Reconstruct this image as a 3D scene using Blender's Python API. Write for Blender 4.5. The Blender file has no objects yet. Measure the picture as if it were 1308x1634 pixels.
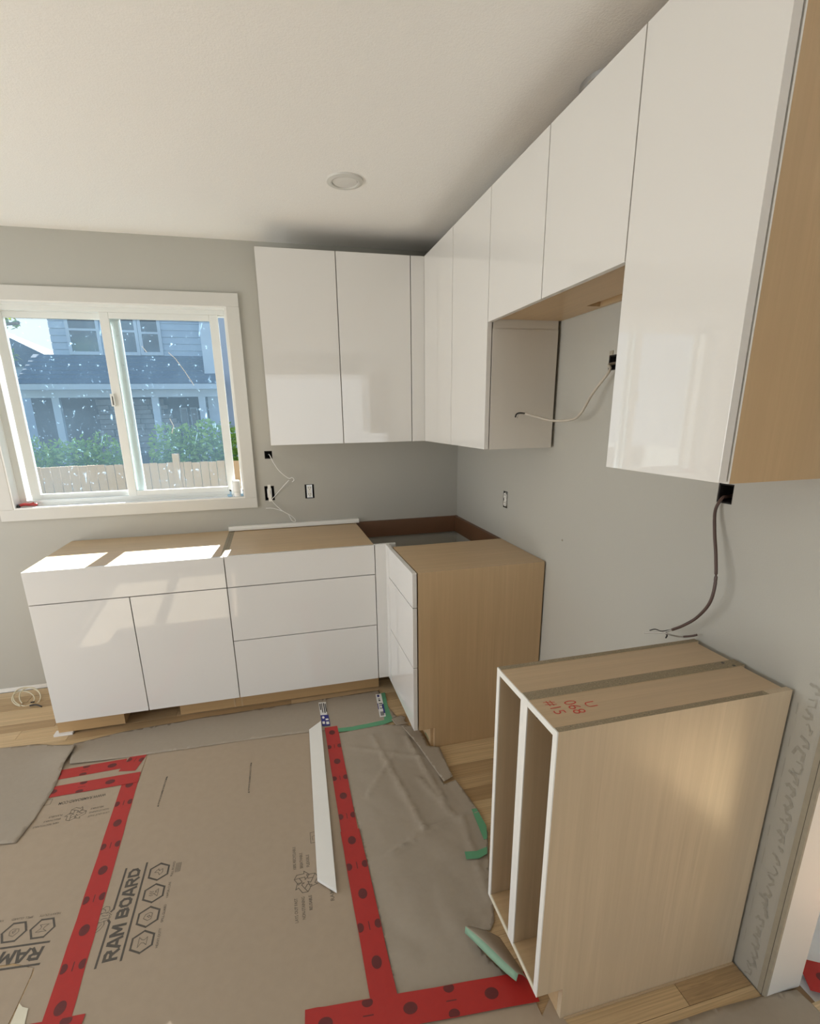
import bpy, bmesh, math, random
import numpy as np
from mathutils import Vector, Matrix, noise
from mathutils.geometry import delaunay_2d_cdt, tessellate_polygon
random.seed(7)
S = bpy.context.scene
COL = S.collection
# ------------------------------------------------------------------ camera
CX, CY, CZ = -1.165, -3.1095, 1.5216
YAW, PITCH, ROLL = -.2419, -.2788, -.0177
FPX, PPX, PPY = 798.22, 637.80, 892.69
W_, H_ = 1308, 1634
_fw = Vector((-math.sin(YAW)*math.cos(PITCH), math.cos(YAW)*math.cos(PITCH), math.sin(PITCH)))
_rt = Vector((math.cos(YAW), math.sin(YAW), 0)); _up = _rt.cross(_fw)
RT = _rt*math.cos(ROLL) + _up*math.sin(ROLL); UP = -_rt*math.sin(ROLL) + _up*math.cos(ROLL); FW = _fw
cd = bpy.data.cameras.new('camera'); cam = bpy.data.objects.new('camera', cd); COL.objects.link(cam)
M = Matrix((RT, UP, -FW)).transposed().to_4x4(); M.translation = (CX, CY, CZ); cam.matrix_world = M
cd.sensor_fit = 'HORIZONTAL'; cd.sensor_width = 36; cd.lens = FPX/W_*36
cd.shift_x = (W_/2-PPX)/W_; cd.shift_y = (PPY-H_/2)/W_; cd.clip_start = .02; cd.clip_end = 200
S.camera = cam
def at(u, v, ax, val):
    """photograph pixel -> point on the world plane ax = val"""
    d = RT*((u-PPX)/FPX) - UP*((v-PPY)/FPX) + FW
    i = 'xyz'.index(ax); c = Vector((CX, CY, CZ)); t = (val-c[i])/d[i]
    return c + d*t
def fl(u, v, z=0.0):
    p = at(u, v, 'z', z); return (p.x, p.y)
# ------------------------------------------------------------------ light
SUN, SKY, REAR, LEFT, EXPO = 40.0, .85, 14.0, 50.0, 0.10
w = bpy.data.worlds.new('sky'); S.world = w; w.use_nodes = True; nt = w.node_tree; nt.nodes.clear()
bg = nt.nodes.new('ShaderNodeBackground'); wo = nt.nodes.new('ShaderNodeOutputWorld')
tc = nt.nodes.new('ShaderNodeTexCoord'); sx = nt.nodes.new('ShaderNodeSeparateXYZ'); cr = nt.nodes.new('ShaderNodeValToRGB')
nt.links.new(tc.outputs['Generated'], sx.inputs[0]); nt.links.new(sx.outputs[2], cr.inputs[0])
nt.links.new(cr.outputs[0], bg.inputs[0]); nt.links.new(bg.outputs[0], wo.inputs[0]); bg.inputs[1].default_value = SKY
cr.color_ramp.elements[0].position = .0; cr.color_ramp.elements[0].color = (1.15, 1.2, 1.25, 1)
cr.color_ramp.elements[1].position = .8; cr.color_ramp.elements[1].color = (.35, .62, 1.1, 1)
def light(name, typ, energy, loc, target, color=(1, 1, 1), size=None):
    d = bpy.data.lights.new(name, typ); d.energy = energy; d.color = color
    if typ == 'AREA': d.shape = 'RECTANGLE'; d.size, d.size_y = size
    if typ == 'SUN': d.angle = math.radians(.53)
    o = bpy.data.objects.new(name, d); COL.objects.link(o); o.location = loc
    o.rotation_euler = (Vector(target)-Vector(loc)).to_track_quat('-Z', 'Y').to_euler(); return o
light('sun', 'SUN', SUN, (.8, 10, 8), (.8-.8, 0, 8-6.0), (1, .98, .95))
light('daylight_fill_rear', 'AREA', REAR, (-.3, -5.35, 1.15), (-.6, 0, 1.9), (.97, 1, 1), (1.8, 2.0))  # fill light added behind the camera, out of view
light('daylight_fill_left', 'AREA', LEFT, (-4.2, -2.0, 1.0), (-1.6, -1.75, 2.0), (1, 1, 1), (2.4, 1.9))  # added unseen fill from the left, tilted up to brighten the ceiling
S.view_settings.view_transform = 'Standard'; S.view_settings.look = 'None'
S.view_settings.exposure = EXPO; S.view_settings.gamma = 1; S.view_settings.use_curve_mapping = False
S.cycles.use_denoising = True; S.cycles.max_bounces = 10; S.cycles.diffuse_bounces = 5; S.cycles.transparent_max_bounces = 16
S.cycles.sample_clamp_indirect = 6; S.cycles.caustics_reflective = False; S.cycles.caustics_refractive = False

# ------------------------------------------------------------------ materials
MATS = {}
def nodes(name):
    m = bpy.data.materials.new(name); m.use_nodes = True; t = m.node_tree
    b = t.nodes['Principled BSDF']; MATS[name] = m; return m, t, b
def N(t, typ, **kw):
    n = t.nodes.new('ShaderNode'+typ)
    for k, v in kw.items(): setattr(n, k, v)
    return n
def mix(t, fac, a, b):
    n = N(t, 'Mix', data_type='RGBA')
    if isinstance(fac, (int, float)): n.inputs[0].default_value = fac
    else: t.links.new(fac, n.inputs[0])
    for s, v in ((6, a), (7, b)):
        if isinstance(v, tuple): n.inputs[s].default_value = (*v, 1)
        else: t.links.new(v, n.inputs[s])
    return n.outputs[2]
def tex(t, scale, detail=3, stretch=(1, 1, 1), rough=.5, coord='Object', kind='Noise', dist=0):
    c = N(t, 'TexCoord'); mp = N(t, 'Mapping'); mp.inputs['Scale'].default_value = stretch
    t.links.new(c.outputs[coord], mp.inputs[0]); n = N(t, 'Tex'+kind); n.inputs['Scale'].default_value = scale
    if kind == 'Noise': n.inputs['Detail'].default_value = detail; n.inputs['Roughness'].default_value = rough; n.inputs['Distortion'].default_value = dist
    t.links.new(mp.outputs[0], n.inputs['Vector']); return n.outputs[0]
def ramp(t, f, a, b):
    n = N(t, 'MapRange'); n.inputs[1].default_value = a; n.inputs[2].default_value = b; t.links.new(f, n.inputs[0]); return n.outputs[0]
def bump(t, b, h, strength, dist=.01):
    n = N(t, 'Bump'); n.inputs['Strength'].default_value = strength; n.inputs['Distance'].default_value = dist
    t.links.new(h, n.inputs['Height']); t.links.new(n.outputs[0], b.inputs['Normal'])
def plain(name, col, rough=.5, metal=0, var=.06, scale=20, spec=.5, bmp=0, coat=0):
    m, t, b = nodes(name); f = tex(t, scale, 4)
    dk = tuple(c*(1-var) for c in col); lt = tuple(min(1, c*(1+var)) for c in col)
    t.links.new(mix(t, f, dk, lt), b.inputs['Base Color'])
    b.inputs['Roughness'].default_value = rough; b.inputs['Metallic'].default_value = metal
    b.inputs['Specular IOR Level'].default_value = spec; b.inputs['Coat Weight'].default_value = coat; b.inputs['Coat Roughness'].default_value = .03
    if bmp: bump(t, b, tex(t, scale*3, 4), bmp, .004)
    return m
WALL = plain('wall_paint', (.455, .448, .405), .6, var=.015, scale=3, bmp=.0)
_m, _t, _b = MATS['wall_paint'], MATS['wall_paint'].node_tree, MATS['wall_paint'].node_tree.nodes['Principled BSDF']
bump(_t, _b, tex(_t, 260, 3), .12, .002)
CEIL = plain('ceiling_texture', (.90, .893, .868), .85, var=.02, scale=60)
bump(CEIL.node_tree, CEIL.node_tree.nodes['Principled BSDF'], tex(CEIL.node_tree, 190, 5, rough=.6), .35, .004)
TRIM = plain('trim_paint', (.62, .615, .58), .4, var=.01)
VINYL = plain('window_vinyl', (.76, .78, .76), .35, var=.01)
GLOSS = plain('gloss_white_laminate', (.735, .725, .70), .03, var=.008, scale=4, spec=.7)
EDGE = plain('white_edge_band', (.80, .80, .77), .35, var=.02)
SATIN = plain('satin_white_panel', (.66, .63, .58), .45, var=.02, scale=6)
DARK = plain('dark_void', (.012, .01, .009), .9)
BLACK = plain('black_plastic', (.03, .028, .027), .5)
BROWNW = plain('brown_cable_jacket', (.085, .05, .04), .45)
WHITEW = plain('cream_cable_jacket', (.62, .57, .42), .45)
GREYW = plain('grey_cable_jacket', (.50, .46, .39), .45)
COPPER = plain('bare_wire', (.42, .40, .37), .35, metal=.8)
STEEL = plain('galvanised_steel', (.55, .56, .57), .3, metal=1, var=.15, scale=30)
RECEPT = plain('receptacle_plastic', (.78, .77, .72), .35, var=.01)
KRAFT = plain('kraft_paper', (.345, .297, .237), .75, var=.05, scale=60, spec=.25)
BOARD = plain('builder_board', (.375, .300, .220), .55, var=.06, scale=35, spec=.35)
RED = plain('red_seam_tape', (.40, .026, .022), .38, var=.08, scale=40, spec=.4)
REDD = plain('red_tape_print', (.12, .016, .016), .5, var=.2, scale=200)
GREEN = plain('green_masking_tape', (.105, .32, .175), .6, var=.06, scale=80)
GREENP = plain('green_tape_back', (.24, .40, .28), .6, var=.05, scale=80)
MASK = plain('cream_masking_tape', (.70, .66, .52), .6, var=.03)
INK = plain('board_print_ink', (.085, .073, .058), .7, var=.3, scale=120)
INKL = plain('board_print_ink_fine', (.15, .125, .095), .7, var=.2, scale=120)
REDINK = plain('red_marker', (.50, .05, .035), .6)
LBLW = plain('label_white', (.78, .78, .76), .4, var=.01)
LBLB = plain('label_blue', (.025, .03, .22), .4)
LBLK = plain('label_black', (.03, .03, .035), .5)
LEDGER = plain('ledger_oak', (.15, .072, .034), .5, var=.3, scale=5)
REDPL = plain('red_plastic', (.45, .04, .035), .4)
CLEARBLUE = plain('blue_plastic', (.35, .55, .72), .25)
SHEET = plain('dusty_drop_sheet', (.74, .76, .78), .6, var=.2, scale=9)
GYPS = plain('drywall_edge', (.36, .33, .26), .9, var=.12, scale=50)
BARKD = plain('crack_shadow', (.08, .07, .055), .9)
GLAMP = plain('lamp_lens', (.72, .71, .68), .35, var=.01)

def birch(name, base, axis, rough=.38):
    m, t, b = nodes(name)
    st = {'x': (.7, 22, 22), 'y': (22, .7, 22), 'z': (22, 22, .7)}[axis]
    st2 = {'x': (.35, 5, 5), 'y': (5, .35, 5), 'z': (5, 5, .35)}[axis]
    a = tex(t, 3.2, 6, st, .6, dist=.4); c = tex(t, 1.6, 3, st2, dist=1.2)
    d1 = tuple(x*.89 for x in base); l1 = tuple(min(1, x*1.05) for x in base)
    c1 = mix(t, ramp(t, a, .3, .7), d1, l1)
    c2 = mix(t, ramp(t, c, .42, .75), c1, tuple(x*.93 for x in base))
    t.links.new(c2, b.inputs['Base Color']); b.inputs['Roughness'].default_value = rough
    b.inputs['Specular IOR Level'].default_value = .5
    return m
BIRCHZ = birch('birch_laminate_upright', (.545, .39, .225), 'z')
BIRCHX = birch('birch_laminate_along', (.545, .39, .225), 'x')
BIRCHY = birch('birch_laminate_across', (.545, .39, .225), 'y')
PALEZ = birch('pale_birch_laminate_upright', (.60, .485, .34), 'z', .25)
PALEX = birch('pale_birch_laminate_along', (.52, .39, .25), 'x')
MAPLE = birch('plinth_maple', (.52, .345, .17), 'x', .45)
def chip():
    m, t, b = nodes('particle_board'); v = tex(t, 260, 4, rough=.7); v2 = tex(t, 90, 3)
    c = mix(t, ramp(t, v, .35, .65), (.17, .135, .088), (.40, .335, .225)); c = mix(t, ramp(t, v2, .4, .7), c, (.27, .22, .145))
    t.links.new(c, b.inputs['Base Color']); b.inputs['Roughness'].default_value = .9; bump(t, b, v, .4, .003); return m
CHIP = chip()
def plankmat():
    m, t, b = nodes('floor_plank_hickory'); oi = N(t, 'ObjectInfo'); r = N(t, 'ValToRGB'); t.links.new(oi.outputs['Random'], r.inputs[0])
    e = r.color_ramp.elements; e[0].position = 0; e[0].color = (.34, .225, .115, 1); e[1].position = 1; e[1].color = (.66, .50, .30, 1)
    x = e.new(.22); x.color = (.47, .33, .18, 1); x = e.new(.6); x.color = (.58, .425, .24, 1)
    c = N(t, 'TexCoord'); ad = N(t, 'VectorMath', operation='MULTIPLY_ADD'); ad.inputs[1].default_value = (1.2, 10, 1)
    t.links.new(c.outputs['Object'], ad.inputs[0]); cb = N(t, 'CombineXYZ'); mu = N(t, 'Math', operation='MULTIPLY'); mu.inputs[1].default_value = 90
    t.links.new(oi.outputs['Random'], mu.inputs[0]); t.links.new(mu.outputs[0], cb.inputs[0]); t.links.new(mu.outputs[0], cb.inputs[2]); t.links.new(cb.outputs[0], ad.inputs[2])
    n = N(t, 'TexNoise'); n.inputs['Scale'].default_value = 1.6; n.inputs['Detail'].default_value = 5; n.inputs['Distortion'].default_value = 1.1
    t.links.new(ad.outputs[0], n.inputs['Vector'])
    hs = N(t, 'HueSaturation'); t.links.new(r.outputs[0], hs.inputs['Color']); t.links.new(ramp(t, n.outputs[0], .25, .75), hs.inputs['Value'])
    mm = N(t, 'MapRange'); mm.inputs[1].default_value = .3; mm.inputs[2].default_value = .7; mm.inputs[3].default_value = .72; mm.inputs[4].default_value = 1.15
    t.links.new(n.outputs[0], mm.inputs[0]); t.links.new(mm.outputs[0], hs.inputs['Value'])
    t.links.new(hs.outputs[0], b.inputs['Base Color']); b.inputs['Roughness'].default_value = .35; return m
PLANK = plankmat()
SUBF = plain('subfloor', (.30, .20, .11), .6, var=.2)
def glassmat(name, base, amt, haze_tint):
    m, t, b = nodes(name); t.nodes.remove(b); out = t.nodes['Material Output']
    tr = N(t, 'BsdfTransparent'); tr.inputs[0].default_value = (.93, .97, .98, 1)
    tl = N(t, 'BsdfTranslucent'); tl.inputs[0].default_value = (*haze_tint, 1)
    gl = N(t, 'BsdfGlossy'); gl.inputs['Roughness'].default_value = .02
    n1 = tex(t, 38, 6, (1, 1, 1), .75); n2 = tex(t, 4, 3); n3 = tex(t, 8, 5, (1, 1, .35), .6, dist=2.5)
    s1 = ramp(t, n1, .62, .74); s2 = ramp(t, n2, .3, .75); s3 = ramp(t, n3, .66, .74)
    mu = N(t, 'Math', operation='MULTIPLY'); t.links.new(s1, mu.inputs[0]); mu.inputs[1].default_value = amt
    mv = N(t, 'Math', operation='MULTIPLY_ADD'); t.links.new(s2, mv.inputs[0]); mv.inputs[1].default_value = base*.6; mv.inputs[2].default_value = base*.7
    mw = N(t, 'Math', operation='MULTIPLY_ADD'); t.links.new(s3, mw.inputs[0]); mw.inputs[1].default_value = amt*.5; t.links.new(mv.outputs[0], mw.inputs[2])
    ad = N(t, 'Math', operation='ADD', use_clamp=True); t.links.new(mu.outputs[0], ad.inputs[0]); t.links.new(mw.outputs[0], ad.inputs[1])
    m1 = N(t, 'MixShader'); t.links.new(ad.outputs[0], m1.inputs[0]); t.links.new(tr.outputs[0], m1.inputs[1]); t.links.new(tl.outputs[0], m1.inputs[2])
    m2 = N(t, 'MixShader'); m2.inputs[0].default_value = .02; t.links.new(m1.outputs[0], m2.inputs[1]); t.links.new(gl.outputs[0], m2.inputs[2])
    t.links.new(m2.outputs[0], out.inputs[0]); return m
GLASS = glassmat('dusty_haze_window_glass', .011, .30, (.46, .74, 1.0))  # real dust, with the blue of skylight haze put into its colour
# outdoors
FENCE = birch('cedar_fence_board', (.42, .285, .155), 'z', .8)
LEAF = plain('hedge_leaf', (.12, .22, .035), .5, var=.5, scale=6)
LEAFY = plain('tree_leaf', (.14, .21, .035), .5, var=.4, scale=6)
def leafmat(m, tr):
    t = m.node_tree; b = t.nodes['Principled BSDF']; tl = N(t, 'BsdfTranslucent'); tl.inputs[0].default_value = (*tr, 1); ms = N(t, 'AddShader')
    t.links.new(b.outputs[0], ms.inputs[0]); t.links.new(tl.outputs[0], ms.inputs[1]); t.links.new(ms.outputs[0], t.nodes['Material Output'].inputs[0])
leafmat(LEAF, (.11, .16, .012)); leafmat(LEAFY, (.09, .12, .01))
BARK = plain('bark', (.12, .085, .06), .9, var=.3)
SIDING = plain('house_siding', (.29, .39, .51), .7, var=.05)
SIDT = plain('house_trim', (.34, .43, .53), .6, var=.02)
ROOF = plain('roof_shingle', (.075, .10, .14), .9, var=.4, scale=25)
HSTONE = plain('house_stone', (.20, .22, .25), .9, var=.45, scale=4)
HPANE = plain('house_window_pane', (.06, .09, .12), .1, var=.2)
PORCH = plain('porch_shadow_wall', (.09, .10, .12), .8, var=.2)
GRASS = plain('yard_ground', (.16, .15, .12), .9, var=.3)

# ------------------------------------------------------------------ helpers
def tag(o, label=None, cat=None, group=None, kind=None):
    if label: o['label'] = label
    if cat: o['category'] = cat
    if group: o['group'] = group
    if kind: o['kind'] = kind
    return o
def link(name, me, mat, parent=None, loc=(0, 0, 0)):
    o = bpy.data.objects.new(name, me); COL.objects.link(o)
    if mat and not me.materials: me.materials.append(mat)
    place(o, loc, parent); return o
def wloc(o):
    v = Vector((0, 0, 0))
    while o: v = v + o.location; o = o.parent
    return v
def place(o, loc, parent):
    if parent: o.parent = parent; o.location = Vector(loc) - wloc(parent)
    else: o.location = loc
def empty(name, loc, label=None, cat=None, group=None, kind=None):
    o = bpy.data.objects.new(name, None); COL.objects.link(o); o.location = loc; o.empty_display_size = .05
    return tag(o, label, cat, group, kind)
def mesh(name, vs, fs, mat, parent=None, loc=None, smooth=False, bevel=0):
    """vs in world coordinates; the origin goes to loc (default: centre of the box of vs)"""
    A = np.array([tuple(v) for v in vs], float)
    if loc is None:
        c = (A.min(0)+A.max(0))/2; loc = (c[0], c[1], c[2])
    A = A - np.array(loc)
    me = bpy.data.meshes.new(name); me.from_pydata([tuple(map(float, a)) for a in A], [], fs); me.update()
    bm = bmesh.new(); bm.from_mesh(me); bmesh.ops.recalc_face_normals(bm, faces=bm.faces)
    if bevel: bmesh.ops.bevel(bm, geom=[e for e in bm.edges if len(e.link_faces) == 2 and e.calc_face_angle(0) > .5], offset=bevel, segments=2, affect='EDGES', profile=.6, clamp_overlap=True)
    bm.to_mesh(me); bm.free()
    if smooth:
        for p in me.polygons: p.use_smooth = True
    return link(name, me, mat, parent, loc)
BF = [(0, 1, 2, 3), (7, 6, 5, 4), (0, 4, 5, 1), (1, 5, 6, 2), (2, 6, 7, 3), (3, 7, 4, 0)]
def boxv(x0, x1, y0, y1, z0, z1):
    return [(x0, y0, z0), (x1, y0, z0), (x1, y1, z0), (x0, y1, z0), (x0, y0, z1), (x1, y0, z1), (x1, y1, z1), (x0, y1, z1)]
def box(name, x0, x1, y0, y1, z0, z1, mat, parent=None, bevel=0):
    return mesh(name, boxv(x0, x1, y0, y1, z0, z1), BF, mat, parent, bevel=bevel)
def boxes(name, L, mat, parent=None, bevel=0):
    vs, fs = [], []
    for b in L:
        k = len(vs); vs += boxv(*b); fs += [tuple(k+i for i in f) for f in BF]
    return mesh(name, vs, fs, mat, parent, bevel=bevel)
def prism(name, pts, d0, d1, axis, mat, parent=None, bevel=0):
    """polygon pts extruded along axis from d0 to d1"""
    def P(a, b, c): return {'x': (c, a, b), 'y': (a, c, b), 'z': (a, b, c)}[axis]
    n = len(pts); vs = [P(a, b, d0) for a, b in pts] + [P(a, b, d1) for a, b in pts]
    fs = [(i, (i+1) % n, n+(i+1) % n, n+i) for i in range(n)]
    tri = tessellate_polygon([[Vector((a, b, 0)) for a, b in pts]])
    for tr in tri: fs.append(tuple(tr)); fs.append(tuple(n+i for i in tr[::-1]))
    return mesh(name, vs, fs, mat, parent, bevel=bevel)
def slab(name, A, B, C, axis, holes, mat, parent=None):
    """rectangle A x B with rectangular holes, extruded over C along axis"""
    us = sorted(set([*A] + [h[i] for h in holes for i in (0, 1)])); vs_ = sorted(set([*B] + [h[i] for h in holes for i in (2, 3)]))
    def inside(u, v): return not any(h[0] < u < h[1] and h[2] < v < h[3] for h in holes)
    def P(a, b, c): return {'x': (c, a, b), 'y': (a, c, b), 'z': (a, b, c)}[axis]
    V = {}; vl = []; fs = []
    def vid(i, j, k):
        if (i, j, k) not in V: V[i, j, k] = len(vl); vl.append(P(us[i], vs_[j], C[k]))
        return V[i, j, k]
    ok = lambda i, j: 0 <= i < len(us)-1 and 0 <= j < len(vs_)-1 and inside((us[i]+us[i+1])/2, (vs_[j]+vs_[j+1])/2)
    for i in range(len(us)-1):
        for j in range(len(vs_)-1):
            if not ok(i, j): continue
            for k in (0, 1): fs.append((vid(i, j, k), vid(i+1, j, k), vid(i+1, j+1, k), vid(i, j+1, k)))
            for (di, dj, a, b) in ((-1, 0, (i, j), (i, j+1)), (1, 0, (i+1, j), (i+1, j+1)), (0, -1, (i, j), (i+1, j)), (0, 1, (i, j+1), (i+1, j+1))):
                if not ok(i+di, j+dj): fs.append((vid(*a, 0), vid(*b, 0), vid(*b, 1), vid(*a, 1)))
    return mesh(name, vl, fs, mat, parent)
def crom(pts, n=8):
    P = [Vector(p) for p in pts]; P = [2*P[0]-P[1]] + P + [2*P[-1]-P[-2]]; out = []
    for i in range(1, len(P)-2):
        for k in range(n):
            t = k/n; a, b, c, d = P[i-1:i+3]
            out.append(.5*((2*b) + (c-a)*t + (2*a-5*b+4*c-d)*t*t + (3*b-a-3*c+d)*t**3))
    out.append(P[-2]); return out
def tube(name, pts, r, mat, parent=None, n=8, seg=8, taper=None):
    C = crom(pts, seg); vs, fs = [], []; up = Vector((.13, .21, .97)).normalized()
    for i, p in enumerate(C):
        d = (C[min(i+1, len(C)-1)]-C[max(i-1, 0)]).normalized(); s = d.cross(up)
        if s.length < .05: s = d.cross(Vector((1, 0, 0)))
        s.normalize(); q = d.cross(s); rr = r*(taper(i/(len(C)-1)) if taper else 1)
        for k in range(n):
            a = 2*math.pi*k/n; vs.append(p + s*math.cos(a)*rr + q*math.sin(a)*rr)
    for i in range(len(C)-1):
        for k in range(n): fs.append((i*n+k, i*n+(k+1) % n, (i+1)*n+(k+1) % n, (i+1)*n+k))
    fs.append(tuple(range(n))); fs.append(tuple((len(C)-1)*n+k for k in range(n)))
    return mesh(name, vs, fs, mat, parent, smooth=True)
def lathe(name, c, prof, mat, parent=None, n=32, axis='z'):
    vs, fs = [], []
    for r, h in prof:
        for k in range(n):
            a = 2*math.pi*k/n; x, y = r*math.cos(a), r*math.sin(a)
            p = {'z': (x, y, h), 'x': (h, x, y), 'y': (x, h, y)}[axis]; vs.append(tuple(c[i]+p[i] for i in range(3)))
    m = len(prof)
    for i in range(m-1):
        for k in range(n): fs.append((i*n+k, i*n+(k+1) % n, (i+1)*n+(k+1) % n, (i+1)*n+k))
    fs.append(tuple(range(n))); fs.append(tuple((m-1)*n+k for k in range(n)))
    return mesh(name, vs, fs, mat, parent)
_FONT = {}
def glyphs(body, offset=0.0, shear=0.0):
    c = bpy.data.curves.new('t', 'FONT'); c.body = body; c.offset = offset; c.shear = shear; c.fill_mode = 'FRONT'; c.resolution_u = 3
    o = bpy.data.objects.new('t', c); COL.objects.link(o); dg = bpy.context.evaluated_depsgraph_get()
    me = bpy.data.meshes.new_from_object(o.evaluated_get(dg)); vs = [v.co.copy() for v in me.vertices]; fs = [tuple(p.vertices) for p in me.polygons]
    bpy.data.objects.remove(o); bpy.data.curves.remove(c); bpy.data.meshes.remove(me)
    xs = [v.x for v in vs]; ys = [v.y for v in vs]; x0, x1, y0, y1 = min(xs), max(xs), min(ys), max(ys)
    return [((v.x-x0)/(x1-x0), (v.y-y0)/(y1-y0)) for v in vs], fs
class Print:
    """flat ink: polygons collected in local (s, t), mapped to a plane of the scene"""
    def __init__(s): s.v = []; s.f = []
    def poly(s, pts):
        k = len(s.v); s.v += list(pts)
        for tr in tessellate_polygon([[Vector((a, b, 0)) for a, b in pts]]): s.f.append(tuple(k+i for i in tr))
    def text(s, body, x, y, wd, ht, offset=.0):
        v, f = glyphs(body, offset); k = len(s.v); s.v += [(x+a*wd, y+b*ht) for a, b in v]; s.f += [tuple(k+i for i in q) for q in f]
    def block(s, body, x, y, wd, ht):
        K = {'R': [[(.13, 0), (.13, .88), (.62, .88), (.80, .78), (.80, .58), (.62, .46), (.13, .46)], [(.45, .46), (.86, 0)]], 'A': [[(.06, 0), (.40, .92), (.56, .92), (.90, 0)], [(.2, .28), (.78, .28)]],
             'M': [[(.11, 0), (.11, .92)], [(.16, .92), (.52, .25), (.88, .92)], [(.93, .92), (.93, 0)]], 'B': [[(.13, .12), (.13, .88), (.62, .88), (.78, .78), (.78, .62), (.62, .5), (.13, .5)], [(.62, .5), (.84, .40), (.84, .22), (.66, .12), (.13, .12)]],
             'O': [[(.13, .3), (.13, .7), (.32, .88), (.66, .88), (.85, .7), (.85, .3), (.66, .12), (.32, .12), (.13, .3)]], 'D': [[(.13, .12), (.13, .88), (.6, .88), (.85, .66), (.85, .34), (.6, .12), (.13, .12)]]}
        adv = [{' ': .45, 'M': 1.12}.get(ch, 1.0) for ch in body]; u = wd/sum(adv); x0 = x
        for ch, a in zip(body, adv):
            for q in K.get(ch, []): s.line([(x0+px_*u*.95*(1.06 if ch == 'M' else 1), y+py_*ht) for px_, py_ in q], .235*ht)
            x0 += u*a
    def line(s, pts, wd, closed=False):
        P = [Vector(p) for p in pts]; n = len(P)
        for i in range(n if closed else n-1):
            a, b = P[i], P[(i+1) % n]; d = (b-a)
            if d.length < 1e-6: continue
            d.normalize(); q = Vector((-d.y, d.x))*wd/2; e = d*wd*.42
            k = len(s.v); s.v += [tuple(a-q-e), tuple(b-q+e), tuple(b+q+e), tuple(a+q-e)]; s.f.append((k, k+1, k+2, k+3))
    def build(s, name, org, ex, ey, mat, parent):
        o, ex, ey = Vector(org), Vector(ex), Vector(ey)
        lay = {}
        for k, f in enumerate(s.f):
            for i in f: lay[i] = (k % 24)*1.2e-5
        nn = ex.cross(ey).normalized(); nn = nn if nn.z > -.5 else -nn
        if abs(nn.x) > .9: nn = Vector((-1, 0, 0))
        r = mesh(name, [o+ex*a+ey*b+nn*lay.get(i, 0) for i, (a, b) in enumerate(s.v)], s.f, mat, parent)
        if len(s.f) > 12: r['kind'] = 'stuff'
        return r

# measured dimensions (metres)
du, zu0, zu1, zs = .3186, 1.3825, 2.3155, 1.861
db, zb0, zb1 = .63, .1066, .8807
xu0, xu1, xu2 = -1.1677, -.7791, -.3929
yu1, yu2, yu3, yu4, yu5 = -.7525, -1.1562, -1.561, -1.9505, -2.3061
xb0, xb1, xb2, xd = -2.2981, -1.4349, -.6871, -1.8765
zd1, zd2, ye = .7196, .4313, -1.1595
lx, ly0, ly1, lxb, zl = -.634, -2.0115, -2.3073, -.009, .8788
zc = 2.4273
wx0, wx1, wz0, wz1 = -2.6072, -1.2727, 1.0099, 2.1704
vx0, vx1, vz0, vz1 = -2.5388, -1.3402, 1.0707, 2.1046

# ================================================================== the setting
fo = box('floor', -4.3, 3.2, -5.6, .0, -.06, -.014, SUBF); tag(fo, kind='structure', label='light hickory plank floor under brown floor protection')
ub = bpy.data.meshes.new('plank'); ub.from_pydata([(x-.5, y-.5, z-.5) for x, y, z in boxv(0, 1, 0, 1, 0, 1)], [], BF); ub.update()
_b = bmesh.new(); _b.from_mesh(ub); bmesh.ops.recalc_face_normals(_b, faces=_b.faces); _b.to_mesh(ub); _b.free(); ub.materials.append(PLANK)
pw = .076; yy = -.012; row = 0
while yy > -3.5:
    x = -3.25 - random.uniform(0, .7)
    xe = .14 if yy > -2.41 else 1.2
    while x < xe:
        L = random.choice((.45, .6, .75, .9, 1.1, 1.25)); x2 = min(x+L, xe if yy > -2.41 else 1.3)
        if x2-x > .05 and not (yy > -2.41 and x2 > 0): pass
        if yy > -2.39: x2 = min(x2, -.004)
        if x2 > x+.02:
            p = link('plank', ub, None, fo, ((x+x2)/2, yy-pw/2, -.007)); p.scale = (x2-x-.0015, pw-.0012, .014)
        x += L
        if yy > -2.39 and x > -.01: break
    yy -= pw; row += 1
# back wall with the kitchen window, three cut-outs, and the window of the next room
BOX1 = (-1.208, -1.164, 1.293, 1.338); BOX2 = (-1.226, -1.170, 1.046, 1.132); BOX3 = (-.988, -.932, 1.045, 1.131)
R2 = (.55, 1.75, .95, 2.1)
tag(slab('wall_back', (-4.3, 3.2), (-.06, zc+.1), (0, .16), 'y', [(vx0, vx1, vz0, vz1), BOX1, BOX2, BOX3, R2], WALL), kind='structure', label='greige painted wall with the sliding window')
OUT4 = (-.742, -.690, 1.050, 1.136); BOX5 = (-2.052, -2.004, 1.282, 1.334); BOX6 = (-1.535, -1.478, 1.662, 1.712)
tag(slab('wall_right', (-2.392, 0), (-.06, zc+.1), (0, .115), 'x', [OUT4, BOX5, BOX6], WALL), kind='structure', label='greige painted wall behind the corner cabinets')
tag(slab('wall_left', (-5.6, .16), (-.06, zc+.1), (-4.42, -4.3), 'x', [(-3.25, -.75, .0, 2.12)], WALL), kind='structure')  # unseen opening added for the left fill light
tag(slab('wall_rear', (-4.3, 3.2), (-.06, zc+.1), (-5.72, -5.6), 'y', [(-1.25, .65, .0, 2.15)], WALL), kind='structure')  # unseen opening added for the rear fill light
d1 = empty('added_door_1', (-4.36, -2.0, 0), kind='structure', label='white patio door frame added around the left fill light, unseen')
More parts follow.
